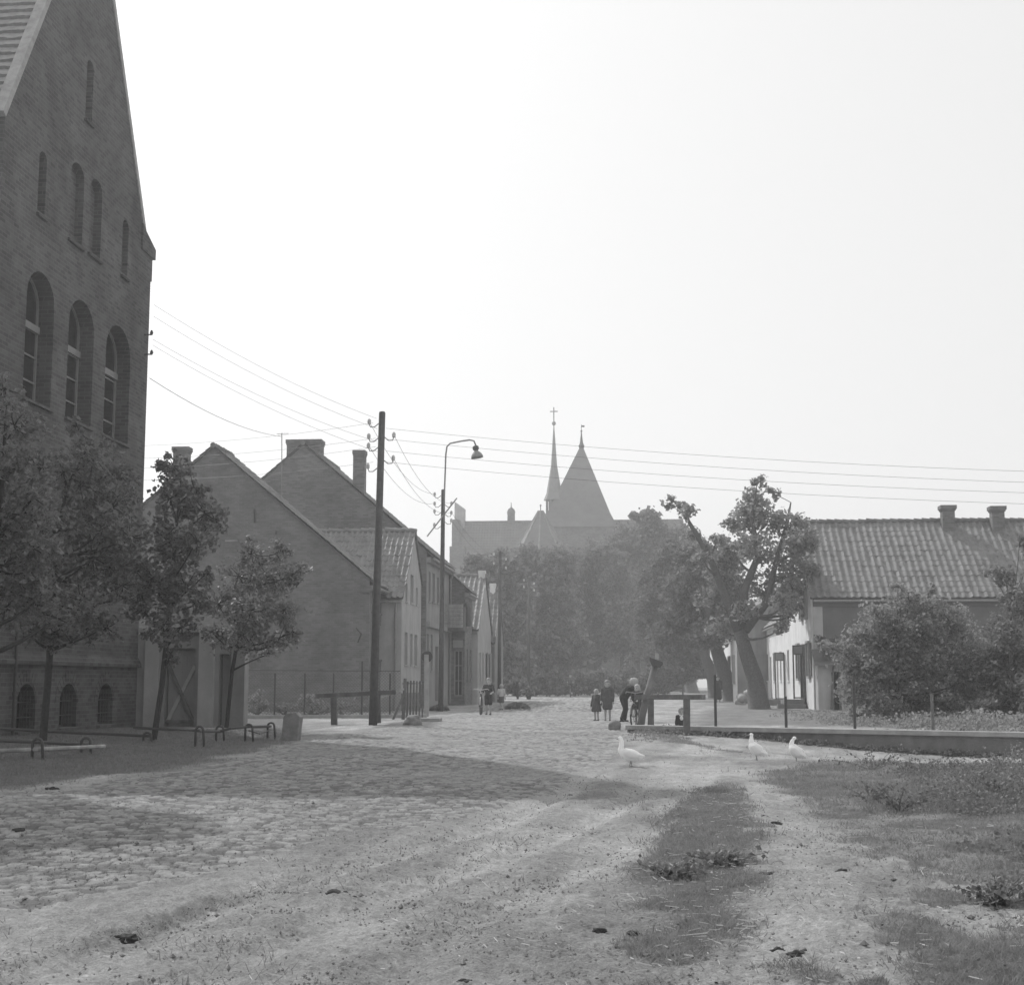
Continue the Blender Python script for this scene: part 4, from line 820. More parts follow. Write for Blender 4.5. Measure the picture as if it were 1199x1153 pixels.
# ------------------------------------------------------------------ fences, rails, posts
def rail(name, label, beam, legs, m='wood', w=.14):
    b = G(*legs[0][1]); t = thing(name, b, label, 'railing')
    ends = [onY(x, y, b[1]+d) for x, y, d in beam]
    MB().beam(ends[0], ends[1], w, .13).build('top_beam', m, t)
    for top, bot in legs:
        g = G(*bot); tp = onY(top[0], top[1], g[1]); MB().beam((g[0],g[1],g[2]-.2), (tp[0],g[1],tp[2]+.02), w*.95, w*.95, (0,1,0)).build('leg', m, t)
    return t
rail('hitching_rail', 'timber rail on two posts behind the near pole', ((371,814.5,0),(462,810,1.5)), [((391,816),(391.5,849)),((442,812),(443,846))], m='pole', w=.17)
rail('hitching_rail', 'timber rail on two stout posts beside the leaning post', ((744.5,816,1.0),(824,816,-.3)), [((762,818),(762,854)),((804,818),(804,860.5))], w=.17)
b = G(747,853); lp = thing('leaning_post', b, 'thick leaning post with a tilted bracket head beside the street', 'post'); tp = onY(767.5,777,b[1])
MB().tube([b-np.array([.02,0,.25]), b*.5+tp*.5, tp], [.105,.09,.075], 10).build('post', 'concd', lp, True)
hd = MB(); d_ = (tp-b)/np.linalg.norm(tp-b); q1, q2 = onY(760.5,769.5,b[1]), onY(776,775,b[1])
hd.prism([q1+(0,-.14,0),q2+(0,-.14,0),q2+(0,-.14,-.06),tp+(.12,-.14,-.10),tp+(-.09,-.14,-.06),q1+(0,-.14,-.06)], (0,.28,0)); hd.build('bracket', 'pole', lp)
MB().tube([onY(769,772,b[1]),onY(769.6,764.5,b[1])], [.05,.045], 8).build('finial', 'woodl', lp)
# picket panel and leaning stakes
b = G(484,842); pk = thing('picket_panel', b, 'short weathered picket fence panel beside the round sign', 'fence'); Yk = b[1]
for k, x in enumerate(np.linspace(473.5,495,7)): MB().beam(onY(x-.6,842.5,Yk), onY(x+.4,796+rng.uniform(0,1.5),Yk), .055, .025, (0,1,0)).build('picket', 'wood', pk)
for y in (800, 831): MB().beam(onY(471,y,Yk+.04), onY(497,y-.4,Yk+.04), .03, .06).build('cross_rail', 'woodl', pk)
MB().beam(onY(472,842,Yk-.05), onY(474.5,794,Yk-.05), .1, .1, (0,1,0)).build('end_post', 'wood', pk)
MB().beam(onY(460,843,Yk-.3), onY(473,812,Yk-.08), .07, .04, (0,1,0)).build('brace', 'wood', pk)
st = tag(MB().tube([onY(443,818,Yk-.5), onY(473,807,Yk-.15)], .022, 6).tube([onY(448,811,Yk-.45), onY(473,806,Yk-.15)], .018, 6).build('stick', 'woodl'), 'pale sticks lashed between picket panel and timber rail', 'stick')
# round sign on concrete post
b = G(499.5,839); sg = thing('road_sign', b, 'back of a round road sign on a pale concrete post', 'road sign')
MB().beam(b-np.array([0,0,.2]), onY(499.3,766,b[1]), .15, .15, (0,1,0)).build('post', 'conc', sg)
c = onY(499.5,768.5,b[1]); MB().lathe([(.20,-.012),(.205,0),(.20,.012)], c+np.array([0,.1,0]), 24, (0,1,0)).build('sign_disc', 'iron', sg)
# chain link fence
f0 = G(287,841); f1 = G(468,840); cf = thing('chain_link_fence', (f0+f1)/2, 'chain link garden fence below the blank gable', 'fence')
dF = (f1-f0); Lf = np.linalg.norm(dF[:2]); dF = dF/Lf; ht = 1.55; wm = MB()
k = -ht
while k < Lf:
    for sg_ in (1, -1):
        a0 = max(k, 0); a1 = min(k+ht, Lf)
        z0, z1 = (a0-k, a1-k) if sg_ > 0 else (ht-(a0-k), ht-(a1-k))
        if a1 > a0: wm.tube([f0+dF*a0+np.array([0,.004*sg_,z0+.08]), f0+dF*a1+np.array([0,.004*sg_,z1+.08])], .0045, 3, False)
    k += .11
wm.build('wire_mesh', 'iron', cf)
wm = MB(); wm.tube([f0+np.array([0,-.02,ht+.08]), f1+np.array([0,-.02,ht+.06])], .012, 5).tube([f0+np.array([0,-.02,.06]), f1+np.array([0,-.02,.06])], .02, 5); wm.build('line_wire', 'iron', cf)
for x, y0_ in ((287,785),(319,788),(352,788),(384,788),(416,774),(448,788)):
    q = f0+dF*np.clip((onY(x,838,f0[1])[0]-f0[0])/dF[0], 0, Lf); zt_ = onY(x,y0_,q[1])[2]; MB().tube([q-np.array([0,.05,.2]), np.array([q[0],q[1]-.05,zt_])], .032, 7).build('post', 'iron', cf)
ker = tag(MB().beam(f0+np.array([-.2,-.35,.04]), f1+np.array([1,-.35,.04]), .2, .16).build('kerb', 'conc'), 'concrete kerb along the foot of the chain link fence', 'kerb')
# low hoop fences by the trees
def hoop_fence(label, rails, hoops, m='iron'):
    b = G(*hoops[0][:2]); t = thing('hoop_fence', b, label, 'fence')
    for pts, mm, r in rails:
        MB().tube([onY(x, y, d) for x, y, d in pts], r, 7).build('rail', mm, t)
    for x, y, top in hoops:
        g = G(x, y); z = onY(x, top, g[1])[2]; w = .075; pts = [(g[0]-w,g[1],g[2]-.1),(g[0]-w,g[1],z-.08)]+[(g[0]-w*math.cos(a),g[1],z-.08+w*math.sin(a)) for a in np.linspace(.3,2.84,6)]+[(g[0]+w,g[1],z-.08),(g[0]+w+.03,g[1],g[2]-.1)]
        MB().tube(pts, .024, 7).build('hoop', m, t, True)
    return t
ya, yb, yc, yd = [G(x,y)[1] for x, y in ((233,874),(257,868),(291,868),(317,864))]
hoop_fence('low iron rail fence with hoop posts running past the second tree', [([(157,851.6,ya+1),(200,854,ya),(233,855.5,ya),(257,856.5,yb)],'iron',.028),([(257,856,yb),(270,852.5,yb),(291,850.5,yc),(317,850,yd)],'iron',.028),([(291,855,yc),(304,859,yc),(317,854,yd)],'iron',.014)],
           [(233,874,850),(257,868,849.5),(291,868,847.5),(317,864.5,845.5)])
ye, yf = G(43,889)[1], G(100,881.5)[1]
hoop_fence('low fence of pale plank and dark rail on hoops at left edge', [([(-30,880,ye),(43,877,ye),(122,873.5,yf)],'woodl',.035),([(-30,865.5,ye+1.5),(43,868.5,ye+1.2),(113,872,yf+.5)],'iron',.028)], [(43,889,864),(100,881.5,863)])
yg = G(90,872)[1]; hoop_fence('dark straight rail fence close to the school wall', [([(-30,851.5,yg+2),(60,856,yg+2),(178,861.5,yg+2)],'iron',.03)], [(-12,870,848),(172,868,857)])
# bollard, boulders, slab
b = G(340,866); bo_ = thing('stone_bollard', b, 'leaning square stone bollard at the road edge', 'bollard')
MB().prism([(b[0]-.18,b[1]-.17,-.15),(b[0]+.17,b[1]-.17,-.15),(b[0]+.23,b[1]-.17,.49),(b[0]+.15,b[1]-.17,.58),(b[0]-.06,b[1]-.17,.56),(b[0]-.12,b[1]-.17,.5)], (0,.34,0)).build('shaft', 'stone', bo_)
def boulder(c, r, label, m='stone', name='boulder', cat='boulder', group=None, rough=.12):
    bm = bmesh.new(); bmesh.ops.create_icosphere(bm, subdivisions=4, radius=1)
    o = rng.uniform(0, 50, 3)
    from mathutils import noise as mn
    for v in bm.verts:
        v.co *= 1+rough*2*mn.noise(Vector(o)+v.co*1.3)+rough*.5*mn.noise(Vector(o)+v.co*5)
        v.co = Vector((v.co.x*r[0], v.co.y*r[1], v.co.z*r[2]))
    me = bpy.data.meshes.new(name); bm.to_mesh(me); bm.free(); me.polygons.foreach_set('use_smooth', [True]*len(me.polygons))
    ob = link_mesh(name, me, m); ob.location = c; return tag(ob, label, cat, group)
g = G(720,855); boulder(g+np.array([0,.1,.1]), (.16,.17,.17), 'dark rounded kerb boulder beside the children')
g = G(482,849); boulder(g+np.array([0,.2,.08]), (.27,.25,.22), 'low rounded boulder at the foot of the picket panel')
g = G(503,845); tag(MB().box((g[0]-.32,g[1]-.1,-.05),(g[0]+.33,g[1]+.5,.12)).build('stone_slab', 'conc'), 'flat stone slab lying beside the low boulder', 'slab')
for a, b, r, lab in ((872,826,.5,'pile of pale stones left of the thick lime trunk'),): 
    st_ = thing('stone_pile', G(a,b), lab, 'stones')
    for k in range(9):
        q = G(a+rng.uniform(-8,8), b+rng.uniform(-3,.5)); ob = boulder((0,0,0), (.28,.25,.22), None, 'conc'); del_ = [ob.pop(k_) for k_ in ('label','category') if k_ in ob]
        ob.name = 'stone'; ob.parent = st_; ob.location = Vector(q+np.array([0,rng.uniform(-.3,.8),.1+.25*(k % 3)]))-st_.location
# grassy heaps
def heap(p, r, label):
    n_ = 1400; a = rng.uniform(0, 6.28, n_); q = np.sqrt(rng.uniform(0, 1, n_)); h = r[2]*(1-q**2)
    C = np.stack([r[0]*q*np.cos(a), r[1]*q*np.sin(a), h+rng.uniform(-.03,.08,n_)], 1); t = thing('grass_heap', p, label, 'heap')
    link_mesh('loose_grass', leaf_mesh('loose_grass', C, .16), 'grass', t); ob = boulder((0,0,0), (r[0]*.95,r[1]*.95,r[2]*.95), None, 'stone', 'soil', rough=.1)
    for k_ in ('label','category'):
        if k_ in ob: del ob[k_]
    ob.parent = t; ob.location = (0,0,0)
heap(hz(606,830), (.55,.5,.2), 'dark heap of cut grass behind the child in the pale shirt')
heap(hz(424+90,832), (.4,.4,.14), 'small heap of earth at the foot of the lamp pole')
# low wall with coping
e0 = W0-WD*.3; e1 = W0+WD*13; wl = thing('low_wall', (e0+e1)/2*np.array([1,1,0]), 'long low concrete wall with pale coping behind the geese', 'wall')
mid_ = np.array([0,0,-.45]); 
MB().beam(e0*np.array([1,1,0])+np.array([0,0,-.36]), e1*np.array([1,1,0])+np.array([0,0,-.36]), .26, .92).build('wall_face', 'concd', wl)
MB().beam(e0*np.array([1,1,0])+WN*.02+np.array([0,0,.13]), e1*np.array([1,1,0])+WN*.02+np.array([0,0,.13]), .42, .10).build('coping', 'conc', wl)
ips = []
for k, (x, y0_, y1_) in enumerate(((832,790,851),(915,815,853),(996,790,855),(1088,812,856))):
    q = hz(x, 849.3+(x-750)*8.2/449-.2, .17)-WN*.3; z = onY(x, y0_, q[1])[2]
    nm = ('iron fence post tallest, left of the thick lime trunk','short iron post before the house steps','tall iron post before the lean-to shed','slim iron post in front of the big bush')[k]
    tag(MB().tube([(q[0],q[1],-.2),(q[0],q[1],z)], .035, 7).build('fence_post', 'iron' if k < 3 else 'wood'), nm, 'post', 'posts along the low wall')
# pale plank lying at the right edge
g = G(1168,897); g2 = G(1215,909); tag(MB().beam(g+np.array([0,0,.1]), g2+np.array([0,0,.12]), .14, .1).tube([g*.6+g2*.4+np.array([0,0,.12]), g*.55+g2*.45+np.array([.02,-.05,.32])], .02, 6).build('plank', 'woodl'), 'pale weathered plank lying on the weeds at right edge', 'plank')
# ------------------------------------------------------------------ shrubs
def shrub(name, label, cat, base, blobs, Y, leaf, dens, m='leaf2', depth=.8, group=None, sub=.3):
    b = np.array([onY(base,850,Y)[0], Y, float(gz(onY(base,850,Y)[0], Y))]); bl = blob_px(blobs, Y, depth)
    bl += [(x+rng.normal(0,.1), y+rng.choice([-1,1])*rng.uniform(.4,.9), z, r*.8) for x, y, z, r in bl if r > .35]
    top = max(z for _, _, z, _ in bl)
    return tree(name, label, cat, [b, b+np.array([.05,0,(top-b[2])*.3]), b+np.array([.1,0,(top-b[2])*.65])], [.09,.06,.03], bl, leaf, dens, m, group, sub, .9, lambda C: C[:, 2] > 0.02)
shrub('bush', 'big loose bush in front of the long roofed house', 'bush', 1050, [(1005,745,18),(1030,722,20),(1058,704,18),(1082,712,20),(1108,728,24),(1128,752,22),(1045,745,30),(1075,745,28),(1100,775,34),(1060,785,34),(1025,785,32),(995,772,22),(972,758,12),(1000,808,22),(1030,825,24),(1060,825,26),(1095,815,28),(1130,795,26),(1120,832,20),(1050,688,9),(1088,692,9),(1068,840,14),(1010,838,14),(1145,770,18),(1150,810,18)], 43, .11, 400, 'leafl', 1.0)
shrub('bush', 'tall dark bush cut by the right picture edge', 'bush', 1185, [(1178,672,16),(1192,705,24),(1172,738,22),(1190,765,28),(1168,795,26),(1195,815,28),(1170,830,20),(1205,645,14),(1225,700,34),(1235,780,34),(1188,640,9),(1225,830,24),(1150,828,16),(1160,770,14)], 41, .115, 380, 'leaf2', 1.0)
shrub('vine', 'leafy vine spilling over the shed roof', 'vine', 975, [(962,752,9),(975,756,10),(990,757,11),(1005,762,10),(985,768,7),(966,765,6)], sy-.1, .13, 300, 'leaf2', .3, None, .25)
Yg = f0[1]+1.6
shrub('garden_shrub', 'pale flowering shrub behind the chain link fence near the yard wall', 'shrub', 300, [(296,822,9),(306,818,9),(290,830,8),(312,828,8)], Yg, .11, 260, 'flower', .4, None, .2)
shrub('garden_shrub', 'pale flowering shrub in the middle of the fenced garden', 'shrub', 362, [(350,824,9),(362,819,9),(374,826,9),(384,830,7)], Yg, .11, 260, 'flower', .4, None, .2)
shrub('garden_shrub', 'dark low shrub behind the fence near the timber rail', 'shrub', 332, [(325,828,8),(336,825,8),(400,828,9),(412,826,8),(425,830,7)], Yg+.3, .11, 230, 'leaf2', .4, None, .2)
shrub('hedge_bush', 'hazy dark bush at the foot of the third pole', 'bush', 606, [(598,808,8),(608,806,9),(618,809,8),(602,800,7),(612,802,6)], 104, .3, 200, 'leaf3', .8, 'bushes at the end of the street', .5)
shrub('hedge_bush', 'hazy bush between the pale poles at the street end', 'bush', 640, [(628,804,10),(640,802,11),(652,804,10),(634,794,9),(648,793,9)], 122, .35, 180, 'leaf3', .8, 'bushes at the end of the street', .5)
shrub('hedge_bush', 'hazy bush right of the leaning post at the street end', 'bush', 800, [(765,770,12),(780,765,12),(795,768,12),(810,768,12),(825,766,12),(750,800,13),(735,795,13),(720,800,13),(705,795,13),(692,800,12),(772,785,12),(760,800,12),(778,802,12),(790,788,12),(806,786,12),(824,785,12),(840,775,12)], 126, .35, 200, 'leaf3', .8, 'bushes at the end of the street', .5)
shrub('hedge_bush', 'hazy bush left of the leaning post at the street end', 'bush', 672, [(662,803,10),(674,802,11),(684,804,9),(668,793,9),(680,794,9)], 124, .35, 180, 'leaf3', .8, 'bushes at the end of the street', .5)
# ------------------------------------------------------------------ grass, weeds, straw
def scatter_grass():
    X = []; 
    N = 760000; y = 5.0*np.exp(rng.uniform(0, 1, N)*math.log(34/5.0)); x = y*rng.uniform(-.5, .42, N)
    c, g = masks(x, y); keep = rng.uniform(0, 1, N) < np.maximum(g*(.25+.75*fbm(x*3.1, y*3.1, 40))*1.1, .022*(1-c)*(fbm(x*2.1, y*1.2, 42) > .56)*(sdf(PATHP, x, y) < -.1)); x, y = x[keep], y[keep]
    h = rng.uniform(.012, .045, len(x))*(1+1.2*(fbm(x*1.2, y*1.2, 41)-.4))*np.where(x < -5, 1.3, 1)*np.where(x > 2.2, 1+1.7*sstep(.42, .68, fbm(x*.9, y*.7, 50)), 1); w = .0022+.00022*y
    b = np.stack([x, y, gz(x, y)+.06*(fbm(x*.35, y*.35, 36)-.5)+.05*(fbm(x*3, y*3, 35)-.35)-.008], 1)
    a = rng.uniform(0, 6.28, len(x)); s = np.stack([np.cos(a), np.sin(a), 0*a], 1); le = rng.normal(0, .8, (len(x), 2)); tip = b+np.stack([le[:, 0]*h, le[:, 1]*h, h], 1)
    V = np.stack([b-s*w[:, None], b+s*w[:, None], tip], 1).reshape(-1, 3)
    tag(link_mesh('grass', np_mesh('grass', V, np.arange(len(V)).reshape(-1, 3)), 'grass'), kind='stuff')
def scatter_weeds():
    N = 9000; x = rng.uniform(1.2, 9, N); y = rng.uniform(8, 21, N); s = sdf(WEED, x, y); f = fbm(x*.9, y*.7, 50)
    keep = (s > .15) & (x > .12*y+.6+1.2*fbm(x*.6+3, y*.6, 51)) & (f+.12*rng.normal(size=N) > .46) & (rng.uniform(0, 1, N) < .8); x, y = x[keep], y[keep]
    C = []
    for a, b, f_ in zip(x, y, f[keep]):
        n_ = int(rng.integers(6, 18)); hh = rng.uniform(.03, .09)+.5*max(0, float(f_)-.48)*rng.uniform(.2, 2.4); z = float(gz(a, b)); C.append(np.stack([a+rng.normal(0,.07,n_), b+rng.normal(0,.07,n_), z+rng.uniform(0,1,n_)**.8*hh], 1))
    tag(link_mesh('weeds', leaf_mesh('weeds', np.concatenate(C), .036), 'leaf2'), kind='stuff')
def scatter_straw():
    N = 9000; y = 5.2*np.exp(rng.uniform(0, 1, N)*math.log(16/5.2)); x = y*rng.uniform(-.46, .34, N); c, g = masks(x, y)
    edge = np.exp(-(sdf(STRIP, x, y)/.35)**2); keep = rng.uniform(0, 1, N) < (.07+.10*(fbm(x*.8, y*.5, 60) > .55)+.6*edge*(fbm(x*2, y*1, 61) > .5))*(1-c); x, y = x[keep], y[keep]
    n_ = len(x); L = rng.uniform(.015, .09, n_)*np.where(rng.uniform(0,1,n_) < .06, 2.0, 1); a = rng.uniform(0, 6.28, n_); d = np.stack([np.cos(a), np.sin(a), rng.normal(0, .12, n_)], 1); p = np.stack([-d[:, 1], d[:, 0], 0*a], 1)
    b = np.stack([x, y, gz(x, y)+.06*(fbm(x*.35, y*.35, 36)-.5)+.022], 1); w = .0016
    V = np.stack([b-p*w, b+p*w, b+d*L[:, None]+p*w, b+d*L[:, None]-p*w, b+(0,0,.004), b+d*L[:, None]+(0,0,.004)], 1)
    idx = np.arange(n_)[:, None]*6; Fq = np.concatenate([idx+[0,4,5,3], idx+[4,1,2,5]])
    tag(link_mesh('straw', np_mesh('straw', V.reshape(-1, 3), Fq), 'straw'), kind='stuff')
    N = 26000; y = 5.0*np.exp(rng.uniform(0, 1, N)*math.log(22/5.0)); x = y*rng.uniform(-.48, .4, N); c, g = masks(x, y); keep = rng.uniform(0, 1, N) < .22*(fbm(x*1.3, y*1.0, 62) > .5)*(1-.85*c); x, y = x[keep], y[keep]
    C = np.stack([x, y, gz(x, y)+.06*(fbm(x*.35, y*.35, 36)-.5)+.012], 1)
    tag(link_mesh('litter', leaf_mesh('litter', C, .017, droop=2.5), 'bark'), kind='stuff')
def scatter_gravel():
    N = 20000; y = 5.0*np.exp(rng.uniform(0, 1, N)*math.log(19/5.0)); x = y*rng.uniform(-.48, .4, N); c, g = masks(x, y); keep = rng.uniform(0, 1, N) < (.2+.8*(fbm(x*1.7, y*.9, 63) > .5))*(1-.8*g)*(1-.7*c); x, y, c, g = x[keep], y[keep], c[keep], g[keep]
    n_ = len(x); r = rng.uniform(.003, .009, n_)*np.where(rng.uniform(0, 1, n_) < .05, 2.2, 1); b = np.stack([x, y, gz(x, y)+.06*(fbm(x*.35, y*.35, 36)-.5)+.035*(1-c)*(1-g)*(fbm(x*2.2, y*2.2, 31)-.5)+c*.02], 1)
    o = np.array([(1,0,0),(0,1,0),(-1,0,0),(0,-1,0),(0,0,.8),(0,0,-.8)]); V = b[:, None]+o[None]*r[:, None, None]*rng.uniform(.6, 1.4, (n_, 6, 1)); idx = np.arange(n_)[:, None]*6
    Fq = np.concatenate([idx+list(t_) for t_ in ((0,1,4),(1,2,4),(2,3,4),(3,0,4),(1,0,5),(2,1,5),(3,2,5),(0,3,5))])
    tag(link_mesh('gravel', np_mesh('gravel', V.reshape(-1, 3), Fq), 'stone'), kind='stuff')
def scatter_cover():
    N = 9000; x = rng.uniform(3.4, 19, N); y = rng.uniform(33, 58, N); t = (x-W0[0])*WN[0]+(y-W0[1])*WN[1]; d = sstep(4.5, 8.5, x)*sstep(60, 44, y); f = fbm(x*.7, y*.5, 70)
    keep = (t < -.5) & (rng.uniform(0, 1, N) < d*(f > .42)) & ~((y > YR0-1.2) & (x > 7)); x, y, f, d = x[keep], y[keep], f[keep], d[keep]; C = []
    for a, b, q in zip(x, y, (f-.38)*d):
        k = 9; C.append(np.stack([a+rng.normal(0,.13,k), b+rng.normal(0,.13,k), .05+rng.uniform(0,1,k)**.8*min(.75, 1.7*max(q, .05))], 1))
    tag(link_mesh('ground_cover', leaf_mesh('ground_cover', np.concatenate(C), .09), 'leafl'), kind='stuff')
def scatter_tufts():
    C = []
    for k in range(420):                                              # tufts at the foot of the low wall and of the leaning post
        a = rng.uniform(0, 9.5)**1.0; p = W0+WD*a+WN*(.17+abs(rng.normal(0,.12))); z = float(gz(p[0], p[1])); C.append(np.stack([p[0]+rng.normal(0,.06,12), p[1]+rng.normal(0,.05,12), z+rng.uniform(0,1,12)*rng.uniform(.02,.15)], 1))
    for k in range(150):
        p = G(rng.uniform(738,812), 853+abs(rng.normal(0,5))); C.append(np.stack([p[0]+rng.normal(0,.09,14), p[1]+rng.normal(0,.12,14), p[2]+rng.uniform(0,1,14)*rng.uniform(.01,.12)], 1))
    tag(link_mesh('tufts', leaf_mesh('tufts', np.concatenate(C), .045), 'grass'), kind='stuff')
scatter_tufts(); scatter_cover(); scatter_grass(); scatter_weeds(); scatter_straw(); scatter_gravel()
for k, (px, py, r, lab) in enumerate(((399,1050,.07,'largest dark clod of dung on the near dirt track'),(148,1099,.05,'flat dark clod near the lower left corner'),(22,973,.05,'small dark clod on the shaded cobbles at left edge'),(62,924,.06,'dark clod at the edge of the tree verge'),
        (898,1024,.035,'dark clod at the left side of the footpath'),(868,1035,.035,'dark clod in the grass strip edge by the footpath'),(910,1114,.035,'dark clod low on the footpath'),(935,1118,.045,'dark clod in weeds at the foot of the path'),(702,1090,.03,'small dark clod left of the grass strip'),(985,1020,.03,'small dark clod right of the footpath'),
        (743,1093,.03,'small dark clod touching the grass strip'),(545,1150,.03,'dark clod at the bottom picture edge'),(895,956,.03,'single round clod far up the footpath'),(910,965,.04,'flat clod lying across the far footpath'))):
    g = G(px, py); r *= .8; boulder(g+np.array([0,0,r*.15]), (r*1.3,r,r*.5), lab, 'clod', 'clod', 'clod', 'dark clods on the ground', .4)
def weed(px, py, h, n_, label):
    g = G(px, py); t = thing('weed_plant', g, label, 'weed', 'tall weeds'); mb = MB(); C = []
    for k in range(n_*2):
        d = rng.normal(0, .65, 2)*h; d = d*(2.2 if h < .1 else 1.3); tip = g+np.array([d[0], d[1], h*rng.uniform(.4,1.1)]); mb.tube([g, (g+tip)/2+np.array([0,0,h*.1]), tip], [.0035,.003,.002], 4)
        for q in np.linspace(.25, 1, 7): C.append(np.tile(g*(1-q)+tip*q, (2,1))+rng.normal(0,.025,(2,3)))
    mb.build('stem', 'leaf', t); link_mesh('leaves', leaf_mesh('leaves', np.concatenate(C)-g, .036), 'leaf', t)
weed(1022,902,.34,7,'twiggy dark weed on the bank crest nearest the geese'); weed(1066,905,.22,6,'bushy weed on the bank just right of the twiggy one'); weed(1020,940,.2,7,'dark weed clump low on the left of the bank'); weed(1052,950,.26,9,'broadest dark weed clump in the middle of the bank'); weed(1168,1062,.15,9,'dark weed at the right picture edge'); weed(1165,935,.25,7,'leafy weed below the pale plank'); weed(850,1012,.075,10,'dark leafy weed in the grass strip by the path'); weed(790,1028,.085,11,'dark leafy weed at the left side of the grass strip')
# ------------------------------------------------------------------ soft bodies
def soft(name, prims, m, parent, vox=.009, smooth=6, sc=1.0):
    bm = bmesh.new()
    for p in prims:
        if p[0] == 'e':
            _, c, r, *rot = p; mt = Matrix.Translation(Vector(c))
            if rot: mt = mt @ rot[0].to_4x4()
            bmesh.ops.create_uvsphere(bm, u_segments=16, v_segments=10, radius=1, matrix=mt @ Matrix.Diagonal((r[0], r[1], r[2], 1)))
        else:
            _, a, b, r0, r1 = p; a = np.array(a, float); b = np.array(b, float); q = MB().tube([a, b], [r0, r1], 10)
            vs = [bm.verts.new(v) for v in q.v]
            for f in q.f: bm.faces.new([vs[i] for i in f])
            for c, r in ((a, r0), (b, r1)): bmesh.ops.create_uvsphere(bm, u_segments=10, v_segments=8, radius=r, matrix=Matrix.Translation(Vector(c)))
    me = bpy.data.meshes.new(name); bm.to_mesh(me); bm.free()
    o = bpy.data.objects.new(name, me); COL.objects.link(o)
    r = o.modifiers.new('r', 'REMESH'); r.mode = 'VOXEL'; r.voxel_size = vox
    s = o.modifiers.new('s', 'SMOOTH'); s.factor = .5; s.iterations = smooth
    bpy.context.view_layer.update(); me2 = bpy.data.meshes.new_from_object(o.evaluated_get(bpy.context.evaluated_depsgraph_get()))
    bpy.data.objects.remove(o); bpy.data.meshes.remove(me); me2.materials.clear()
    for v in me2.vertices: v.co = v.co*sc
    me2.polygons.foreach_set('use_smooth', [True]*len(me2.polygons)); me2.name = name
    return link_mesh(name, me2, m, parent)
def person(loc, H, face, label, J=None, coat=None, shirt=None, shorts=None, trousers=None, skirt=None, hair='hairm', longhair=False, socks=None, cat='person', name='person', shoes='shoe', adult=False):
    """local axes: x to the person's right, y forward, heights as fractions of H"""
    hk = .8 if adult else 1.0
    D = dict(pelvis=(0,0,.51), chest=(0,0,.70), neck=(0,0,.80), head=(0,.012,.90))
    for s_, sg in (('L', -1), ('R', 1)):
        D.update({'sh'+s_: (sg*.105,0,.765), 'el'+s_: (sg*.135,-.01,.62), 'wr'+s_: (sg*.14,.03,.48), 'hip'+s_: (sg*.05,0,.49), 'kn'+s_: (sg*.055,.012,.27), 'an'+s_: (sg*.055,-.01,.05)})
    D.update(J or {}); D = {k: np.array(v, float) for k, v in D.items()}
    t = thing(name, loc, label, cat); t.rotation_euler = (0, 0, face)
    b = []
    hd = D['head']; up = (hd-D['neck']); up /= np.linalg.norm(up); fw = np.array([0,1,0])-np.dot([0,1,0], up)*up; fw /= np.linalg.norm(fw); sd_ = np.cross(fw, up)
    r = .078*hk
    b += [('e', hd, (r*.92, r*1.0, r*1.18)), ('c', D['neck']-up*.02, hd-up*.03, .034, .036), ('e', hd+fw*r*1.0-up*.012, (.012,.02,.018)), ('e', hd+fw*r*.75-up*.055, (.035,.03,.03))]
    for sg in (-1, 1): b += [('e', hd+sd_*sg*r*.95-up*.005, (.012,.018,.024))]
    b += [('c', D['pelvis'], D['chest'], .075, .08), ('c', D['chest'], D['neck'], .075, .035), ('c', D['shL'], D['shR'], .042, .042)]
    for s_, sg in (('L', -1), ('R', 1)):
        b += [('c', D['sh'+s_], D['el'+s_], .034, .027), ('c', D['el'+s_], D['wr'+s_], .027, .019)]
        dv = D['wr'+s_]-D['el'+s_]; dv /= np.linalg.norm(dv); nv = np.cross(dv, [sg*.3, 1, .1]); nv /= np.linalg.norm(nv); pv2 = np.cross(nv, dv); pm = D['wr'+s_]+dv*.035
        b += [('c', D['wr'+s_], pm, .018, .022)]
        for k, ln in enumerate((.032,.038,.036,.028)):
            f0_ = pm+dv*.012+nv*(k-1.5)*.0115; f1_ = f0_+dv*ln*.6+pv2*.006; b += [('c', f0_, f1_, .0068, .0062), ('c', f1_, f1_+dv*ln*.45+pv2*.014, .0062, .0052)]
        b += [('c', D['wr'+s_]+dv*.015+nv*-.015, D['wr'+s_]+dv*.045+nv*-.034+pv2*.012, .0085, .0065)]
        b += [('c', D['hip'+s_], D['kn'+s_], .055, .036), ('c', D['kn'+s_], D['an'+s_], .036, .022)]
    soft('body', b, 'skin', t, .0065, 3, H)
    ey = MB()
    for sg in (-1, 1): ey.lathe([(.002,-.006),(.011,0),(.002,.006)], (hd+fw*r*.93+sd_*sg*.03+up*.008)*H, 8, tuple(fw))
    if True:
        ey.v = [tuple(np.array(v)+BASE[t.name]) for v in ey.v]; ey.build('eyes', 'haird', t)
    hr = [('e', hd-fw*.012+up*.022, (r*1.06, r*1.05, r*1.12))]
    if longhair: hr += [('e', hd-fw*.045-up*.03, (r*1.0, r*.6, r*1.2)), ('e', hd+sd_*r*.8-up*.03-fw*.02, (r*.3, r*.5, r*.9)), ('e', hd-sd_*r*.8-up*.03-fw*.02, (r*.3, r*.5, r*.9))]
    # leave the face free
    ho = soft('hair', hr, hair, t, .008, 3, H); 
    hv = ho.data; kill = [v.index for v in hv.vertices if np.dot(np.array(v.co)/H-hd, fw) > r*.45 and np.dot(np.array(v.co)/H-hd, up) < r*.55]
